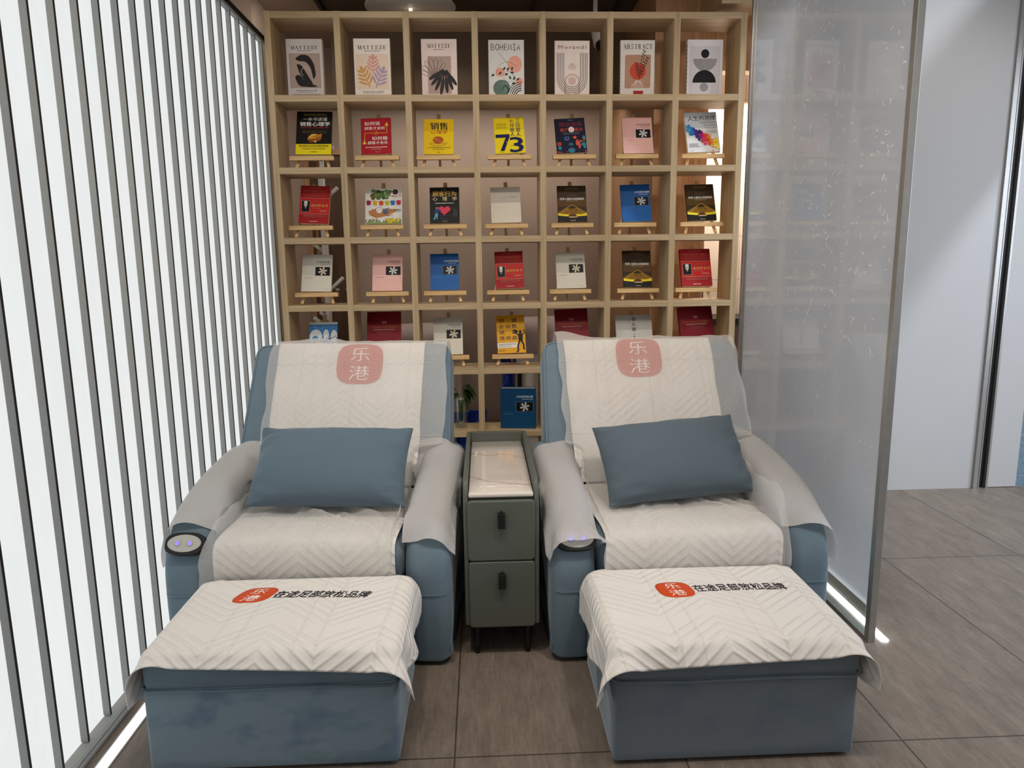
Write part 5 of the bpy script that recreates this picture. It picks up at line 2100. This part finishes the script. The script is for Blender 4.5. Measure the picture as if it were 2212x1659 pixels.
def cover_sheet(c, rz, x0, x1, label, seed, flip=1, puff=(.0, .0), folds=(), tall=-1):
    """thin film from behind the backrest over seat and down behind the footstool"""
    bp = back_path(.018, .05)
    pts = bp + [(.455, .480), (.40, .461), (.28, .459), (.14, .457), (.04, .453), (.006, .432), (-.012, .37), (-.012, .25)]
    N, nx = 96, 56
    path, L = tri_path(pts, N)
    s_top = .17
    W = x1 - x0
    P = np.zeros((N, nx, 3))
    zs = path[:, 1]
    for j in range(N):
        y, z = path[j]
        d = path[min(j + 1, N - 1)] - path[max(j - 1, 0)]
        d = d / np.linalg.norm(d)
        nrm = np.array([d[1], -d[0]])
        if nrm[1] < 0:
            nrm = -nrm
        if y > .50 and z < .9 and j > N * .2:
            nrm = np.array([-abs(nrm[0]), abs(nrm[1])])
        seat = 1.0 if (y < .47 and z > .40 and j > N * .4) else 0.0
        front = max(0.0, min(1.0, (.010 - y) / .020)) if j > N * .5 else 0.0
        for i in range(nx):
            u = i / (nx - 1)
            x = x0 + u * W
            q = j / N
            k = .010 * max(0, wob(u * 3.2, q * 2.2, 2.4, seed)) + .005 * wob(u * 9, q * 5, 2, seed + 3)
            k += .012 * max(0, wob(u * 5 + q * 6, q * 1.5, 1.6, seed + 6)) * (z < .97)
            k = max(k, .0005)
            if j > N * .4 and y < .5:
                for (ax_, ay_, bx_, by_, fh, fw) in folds:
                    ux, uy = bx_ - ax_, by_ - ay_
                    tt = max(0, min(1, ((x - ax_) * ux + (y - ay_) * uy) / (ux * ux + uy * uy)))
                    dd = math.hypot(x - ax_ - tt * ux, y - ay_ - tt * uy)
                    k += 1.5 * fh * math.exp(-(dd / fw) ** 2) * (1 - abs(2 * tt - 1) ** 4)
            yy, zz, xx = y + nrm[0] * k, z + nrm[1] * k, x
            if j < N * .27:       # puffed folds over the top edge
                pf = math.exp(-((j / N - .155) / .055) ** 2)
                zz += pf * (.012 + puff[0] * math.exp(-((u - puff[1]) / .13) ** 2) + .010 * max(0, wob(u * 6, 1, 1.5, seed + 8)))
            if j > N * .4 and y < .64:
                sm = max(0, min(1, (.55 - y) / .08), min(1, (.625 - z) / .03))
                ax = abs(x)
                lim = .288
                if ax > lim:
                    e = (ax - lim) * (1.0 if x * tall > 0 else .3)
                    cx_ = math.copysign(lim + e * (.06 * (1 - front) + (1.0 if x * flip < 0 else .25) * front), x)
                    rise = e * 1.1 * (1 - front) * (1 + .3 * wob(q * 9, x, 2, seed))
                    xx, zz = x + (cx_ - x) * sm, zz + rise * sm
                    yy -= .012 * front
            # ragged side edges
            if u in (0.0, 1.0):
                xx += .012 * wob(q * 14, u, 1.3, seed + 2)
            P[N - 1 - j, i] = (xx, yy, zz)
    P = upsample(P, 2)
    o = finish_grid(grid_mesh('s', P, W, L), 'seat_cover_sheet', P, W, L, [M['sheet']])
    place(o, c, rz)
    return tag(o, label, 'seat cover', 'thin disposable covers on the recliners')


# left recliner linen
towel_on_back(recL, LC, LR, -.0, .625, 'white embossed towel with orange logo over the recliner back beside the light wall', 1.0, (.040, .022, .098, .094), .0)
seat_towel(LC, LR, .60, 'white towel on the seat of the recliner beside the slatted light wall', 2.0)
cover_sheet(LC, LR, -.335, .405, 'thin see-through white cover sheet on the recliner beside the light wall', 3.0, 1, (.022, .22), [(-.22, .36, .26, .03, .014, .016), (-.02, .38, .29, .12, .013, .018), (-.05, .30, -.16, .02, .007, .010), (.06, .25, .27, .0, .012, .014), (-.28, .15, .1, .13, .005, .007), (.1, .2, .02, -.01, .006, .008), (.16, .30, .30, .22, .012, .02)], -1)
# right recliner linen
towel_on_back(recR, RC, RR, -.012, .64, 'white embossed towel with orange logo over the recliner back beside the glass partition', 6.0, (.0, .034, .098, .094), .0)
seat_towel(RC, RR, .60, 'white towel on the seat of the recliner beside the glass partition', 7.0)
cover_sheet(RC, RR, -.355, .41, 'thin see-through white cover sheet on the recliner beside the glass partition', 8.0, 1, (.045, .04), [(-.02, .36, .06, .02, .006, .008), (.02, .36, .31, .03, .011, .013), (.08, .38, .31, .12, .010, .012), (-.06, .36, -.22, .02, .006, .010), (.14, .38, .31, .20, .009, .010), (-.28, .17, .28, .16, .004, .006), (-.1, .1, -.14, -.02, .007, .009), (.05, .3, .2, .0, .008, .010)], 1)


def arm_cover(c, rz, bvh, s_, wd, y0, y1, label, yaw=0.0, dx=0.0, nx=27, ny=34, clear=0.0):
    """dimpled towel laid over one armrest; y0 front (local) to y1 back"""
    ln_ = (y1 - y0) * 1.12
    P = np.zeros((ny, nx, 3))
    for j in range(ny):
        for i in range(nx):
            u, v = i / (nx - 1) - .5, j / (ny - 1)
            x, y = u * wd, (v - .5) * ln_
            xr, yr = x * math.cos(yaw) - y * math.sin(yaw), x * math.sin(yaw) + y * math.cos(yaw)
            yy = (y0 + y1) / 2 + yr
            zz = .655 + .08 * (yy - .4)
            P[j, i] = (s_ * ARM_X + dx + xr, yy, zz + .006 * wob(u * 3, v * 3, 1.5, 2 + s_))
    P = drape(P, bvh, 75, 10, .95, .007, 1.0, 2.6, 1.0)
    P = smooth_grid(push_out(upsample(P, 3), bvh, .005), 4)
    for p in P.reshape(-1, 3):
        ax = s_ * p[0]
        if p[2] < .53 and p[1] > .03 and ax < ARM_X:
            p[0] = s_ * max(ax, ARM_X - ARM_W / 2 - .010)
        if clear and p[2] < .56 and ax > ARM_X:
            p[0] = s_ * min(ax, clear)
    o = finish_grid(grid_mesh('a', P, wd, ln_), 'armrest_cover', P, wd, ln_, [M['dotted']])
    place(o, c, rz)
    return tag(o, label, 'armrest cover', 'dimpled white armrest covers')


arm_cover(LC, LR, bvhL, -1, .43, .075, .57, 'dimpled white armrest cover nearest the slatted light wall, above the uncovered control panel', .10, -.045)
arm_cover(LC, LR, bvhL, 1, .32, .03, .58, 'dimpled white armrest cover just left of the drawer cabinet', -.06, .0, clear=.494)
arm_cover(RC, RR, bvhR, -1, .335, .0, .56, 'dimpled white armrest cover right of the cabinet with two blue lights shining through', .04, .012, clear=.494)
arm_cover(RC, RR, bvhR, 1, .47, .04, .58, 'dimpled white armrest cover nearest the frosted glass partition', -.14, .035)


# ------------------------------------------------------------------ pillows
def pillow(name, loc, wd, ht, th, rot, m, label, seed):
    n, k = 40, 26
    g = G()
    for s_ in (1, -1):
        P = np.zeros((k, n, 3))
        for j in range(k):
            for i in range(n):
                u, v = 2 * i / (n - 1) - 1, 2 * j / (k - 1) - 1
                u, v = math.sin(u * PI / 2), math.sin(v * PI / 2)
                prof = max(0, (1 - abs(u) ** 2.4)) ** .5 * max(0, (1 - abs(v) ** 2.0)) ** .5
                ex = wd / 2 * u * (1 - .05 * (1 - v * v) * abs(u) ** 3)
                ez = ht / 2 * v * (1 - .075 * (1 - u ** 4) * abs(v) ** 3)
                rim = (max(abs(u), abs(v))) ** 4
                side = abs(u) ** 5
                wr = .030 * (rim * .4 + side) * noise.noise(Vector((u * 2.5 + seed, v * 11 + u * 3, s_ * 2.0))) * (1 - max(abs(u), abs(v)) ** 20)
                wr += .004 * noise.noise(Vector((u * 2.5 + seed, v * 2, s_)))
                P[j, i] = (ex, -s_ * (th / 2 * prof + wr * (prof > .02)), ez)
        g.add(P.reshape(-1, 3), [(j * n + i, j * n + i + 1, (j + 1) * n + i + 1, (j + 1) * n + i)[::s_] for j in range(k - 1) for i in range(n - 1)], 0, True)
    o = g.build(name, m)
    bm = bmesh.new()
    bm.from_mesh(o.data)
    bmesh.ops.remove_doubles(bm, verts=bm.verts, dist=.0008)
    bmesh.ops.recalc_face_normals(bm, faces=bm.faces)
    bm.to_mesh(o.data)
    bm.free()
    o.matrix_world = Matrix.Translation(loc) @ Matrix.Rotation(rot[2], 4, 'Z') @ Matrix.Rotation(rot[0], 4, 'X') @ Matrix.Rotation(rot[1], 4, 'Y')
    return tag(o, label, 'pillow', 'blue lumbar pillows')


pillow('lumbar_pillow', (-.565, 2.545, .606), .575, .325, .215, (math.radians(-43), math.radians(.5), LR), M['pillow'], 'plump blue lumbar pillow on the recliner beside the light wall', 1)
pillow('lumbar_pillow', (.700, 2.545, .606), .555, .33, .215, (math.radians(-43), math.radians(-4.5), RR), M['pillow2'], 'tilted grey-blue lumbar pillow on the recliner beside the glass partition', 5)


# ------------------------------------------------------------------ footstools and their towels
def footstool(loc, wd, dp, vel, vel2, label):
    t = empty('footstool', loc)
    tag(t, label, 'footstool', 'blue velvet footstools')
    vs, fs = rbox(wd, dp, .245, .014, res=10)
    b = G().add([(v[0], v[1] + dp / 2, v[2] + .1295) for v in vs], fs, 0, True).build('body', vel, t)
    vs2, fs2 = rbox(wd + .008, dp + .006, .105, .03, bulge=.010, res=12)
    vs2 = [(v[0] + .002, v[1] + dp / 2, v[2] + .288) for v in vs2]
    lid = G().add(vs2, fs2, 0, True).build('cushion_lid', vel2, t)
    q = [(-wd / 2 - .003, dp * .9), (-wd / 2 - .003, .015), (-wd / 2 + .015, -.0035), (-wd * .2, -.0045), (wd * .2, -.0045), (wd / 2 - .015, -.0035), (wd / 2 + .003, .015), (wd / 2 + .003, dp * .9)]
    G().tube([(x, y, .243 + .002 * math.sin(x * 14)) for x, y in q], .0042, 6).build('seam_welt', vel2, t)
    for sx in (-1, 1):
        for y in (.06, dp - .06):
            G().lathe([(0, 0), (.018, 0), (.022, .027), (0, .027)], 14, (sx * (wd / 2 - .07), y, 0)).build('foot', M['black'], t)
    vs3, fs3 = rbox(wd + .018, dp + .012, .335, .03, bulge=.010, res=12)
    g = G().add([(v[0] + .002, v[1] + dp / 2, v[2] + .174) for v in vs3], fs3)
    return t, BVHTree.FromPolygons([Vector(p) for p in g.v], g.f)


def stool_towel(loc, bvh, dp, wd, ln_, cx_, cy_, yaw, label, logo, shear, seed, nx=48, ny=30):
    P = np.zeros((ny, nx, 3))
    for j in range(ny):
        for i in range(nx):
            x, y = (i / (nx - 1) - .5) * wd, (j / (ny - 1) - .5) * ln_
            P[j, i] = (cx_ + x * math.cos(yaw) - y * math.sin(yaw), cy_ + x * math.sin(yaw) + y * math.cos(yaw), .372 + .010 * wob(x * 4, y * 4, 1.4, seed))
    P = drape(P, bvh, 95, 9, .95, .006, .7, 4.5, .9, floor=.02)
    P = push_out(upsample(P, 3), bvh, .004)
    g = grid_mesh('f', P, wd, ln_)
    # turned-up hem
    mats = [M['towel'], ink((206, 74, 28)), ink((246, 240, 232)), ink((34, 30, 44))]
    lu, lv, rx, ry = logo

    def sh(V):
        return [(x + (y - lv) * shear, y) for x, y in V]
    V, F = squircle(lu, lv, rx, ry, 3.2, 6, 40)
    g.add(on_grid(P, wd, ln_, sh(V), .0016), F, 1, True)
    for ch, y0, y1, w2 in (('乐', .10, .80, .42), ('港', -.82, -.10, .46)):
        V, F = fit_text(ch, lu - w2 * rx, lv + y0 * ry, lu + w2 * rx, lv + y1 * ry, -.008)
        V, F = refine2d(V, F, .012)
        g.add(on_grid(P, wd, ln_, sh(V), .0024), F, 2, False)
    x0 = lu + rx + .006
    V, F = fit_text('在途足部放松品牌', x0, lv - .021, x0 + .283, lv + .024, -.005)
    V, F = refine2d(V, F, .014)
    g.add(on_grid(P, wd, ln_, sh(V), .0016), F, 3, False)
    o = finish_grid(g, 'footstool_towel', P, wd, ln_, mats)
    so = o.modifiers.new('thick', 'SOLIDIFY')
    so.thickness, so.offset = .0022, -1
    o.location = loc
    return tag(o, label, 'towel', 'logo towels over the footstools')


SL, SR = (-.577, 1.730, 0), (.658, 1.698, 0)
_, bL = footstool(SL, .662, .448, M['velvet_brushed'], M['velvet'], 'blue velvet footstool with brush marks beside the floor light strip')
_, bR = footstool(SR, .662, .478, M['velvet_plain'], M['velvet_plain'], 'slate blue velvet footstool in front of the glass partition')
stool_towel(SL, bL, .448, .895, .50, .0, .212, math.radians(-2.5), 'white embossed towel with orange logo over the brush-marked footstool', (-.128, .092, .053, .050), .30, 1.0)
stool_towel(SR, bR, .485, .91, .53, -.005, .220, math.radians(1.5), 'white embossed towel with orange logo over the slate blue footstool', (-.085, .075, .052, .050), -.12, 4.0)

# ------------------------------------------------------------------ drawer cabinet between the recliners
cb = empty('drawer_cabinet', (.049, 2.25, 0))
tag(cb, 'narrow olive-grey drawer cabinet with marbled glass top between the recliners', 'cabinet')
CW, CDp = .252, .715
g = G()
for s_ in (-1, 1):
    prof = smooth_poly([(.004, .118), (CDp, .118), (CDp, .628), (.035, .628), (.004, .565)], [.004, .01, .012, .035, .05], 5)
    v3, f3, _ = slab(prof, .016, .004, 3)
    g2 = G().add([(s_ * (CW / 2 - .008) + c, a, b) for a, b, c in v3], f3, 0, False)
    o = g2.build('side_panel', M['cabinet'], cb, recalc=True)
g = G().box(-CW / 2 + .016, CW / 2 - .016, CDp - .016, CDp, .118, .628).build('back_panel', M['cabinet'], cb, .003)
G().box(-CW / 2 + .016, CW / 2 - .016, .02, CDp - .016, .12, .568).build('carcass', M['cabinet'], cb)
t = NT('marbled_glass_top')
o = t.tc()
nz = t.noise(t.map(o, (3.0, 1.4, 1), rot=(0, 0, 1.1)), 1.6, 3, .45)
ox, oy = fnode(t, o)
vc = t.m2('ADD', t.m2('ADD', t.m2('MULTIPLY', oy, 3.4), t.m2('MULTIPLY', ox, 1.5)), t.m2('MULTIPLY', nz, 1.1))
vein = t.ramp(t.m2('PINGPONG', vc, .5), [(0, rgb(186, 170, 156)), (.035, rgb(224, 215, 207))])
t.bsdf(Base_Color=vein, Roughness=.06, Specular_IOR_Level=.6, Coat_Weight=.6, Coat_Roughness=.02)
vs, fs = rbox(CW - .036, CDp - .022, .016, .006, res=5)
G().add([(v[0], v[1] + (CDp - .022) / 2 + .004, v[2] + .578) for v in vs], fs, 0, True).build('glass_top', t.m, cb)
for z0, z1 in ((.352, .562), (.112, .349)):
    prof = smooth_poly([(-CW / 2 + .014, z0), (CW / 2 - .014, z0), (CW / 2 - .014, z1), (-CW / 2 + .014, z1)], .016, 5)
    v3, f3, _ = slab(prof, .022, .005, 4)
    dw = G().add([(a, .006 - c, b) for a, b, c in v3], f3, 0, False).build('drawer', M['cabinet'], cb, recalc=True)
    zc = z1 - .066
    hd = G().box(-.0125, .0125, -.022, -.004, zc - .026, zc + .026).box(-.005, .005, -.016, -.004, zc + .026, zc + .032)
    hd.build('handle', M['black'], dw, .002)
for sx in (-1, 1):
    for y in (.035, CDp - .06):
        G().lathe([(0, 0), (.009, 0), (.013, .12), (0, .12)], 14, (sx * .088, y, 0)).build('leg', M['black'], cb)

# small scrap on the floor by the light strip
o = G().add([(-1.102, 1.80, .001), (-1.098, 1.815, .003), (-1.104, 1.83, .002), (-1.109, 1.812, .001)], [(0, 1, 2, 3)], 0).build('paper_scrap', plain('straw_scrap', rgb(232, 214, 160), .7))
tag(o, 'tiny straw-coloured scrap on the floor beside the light strip', 'scrap')
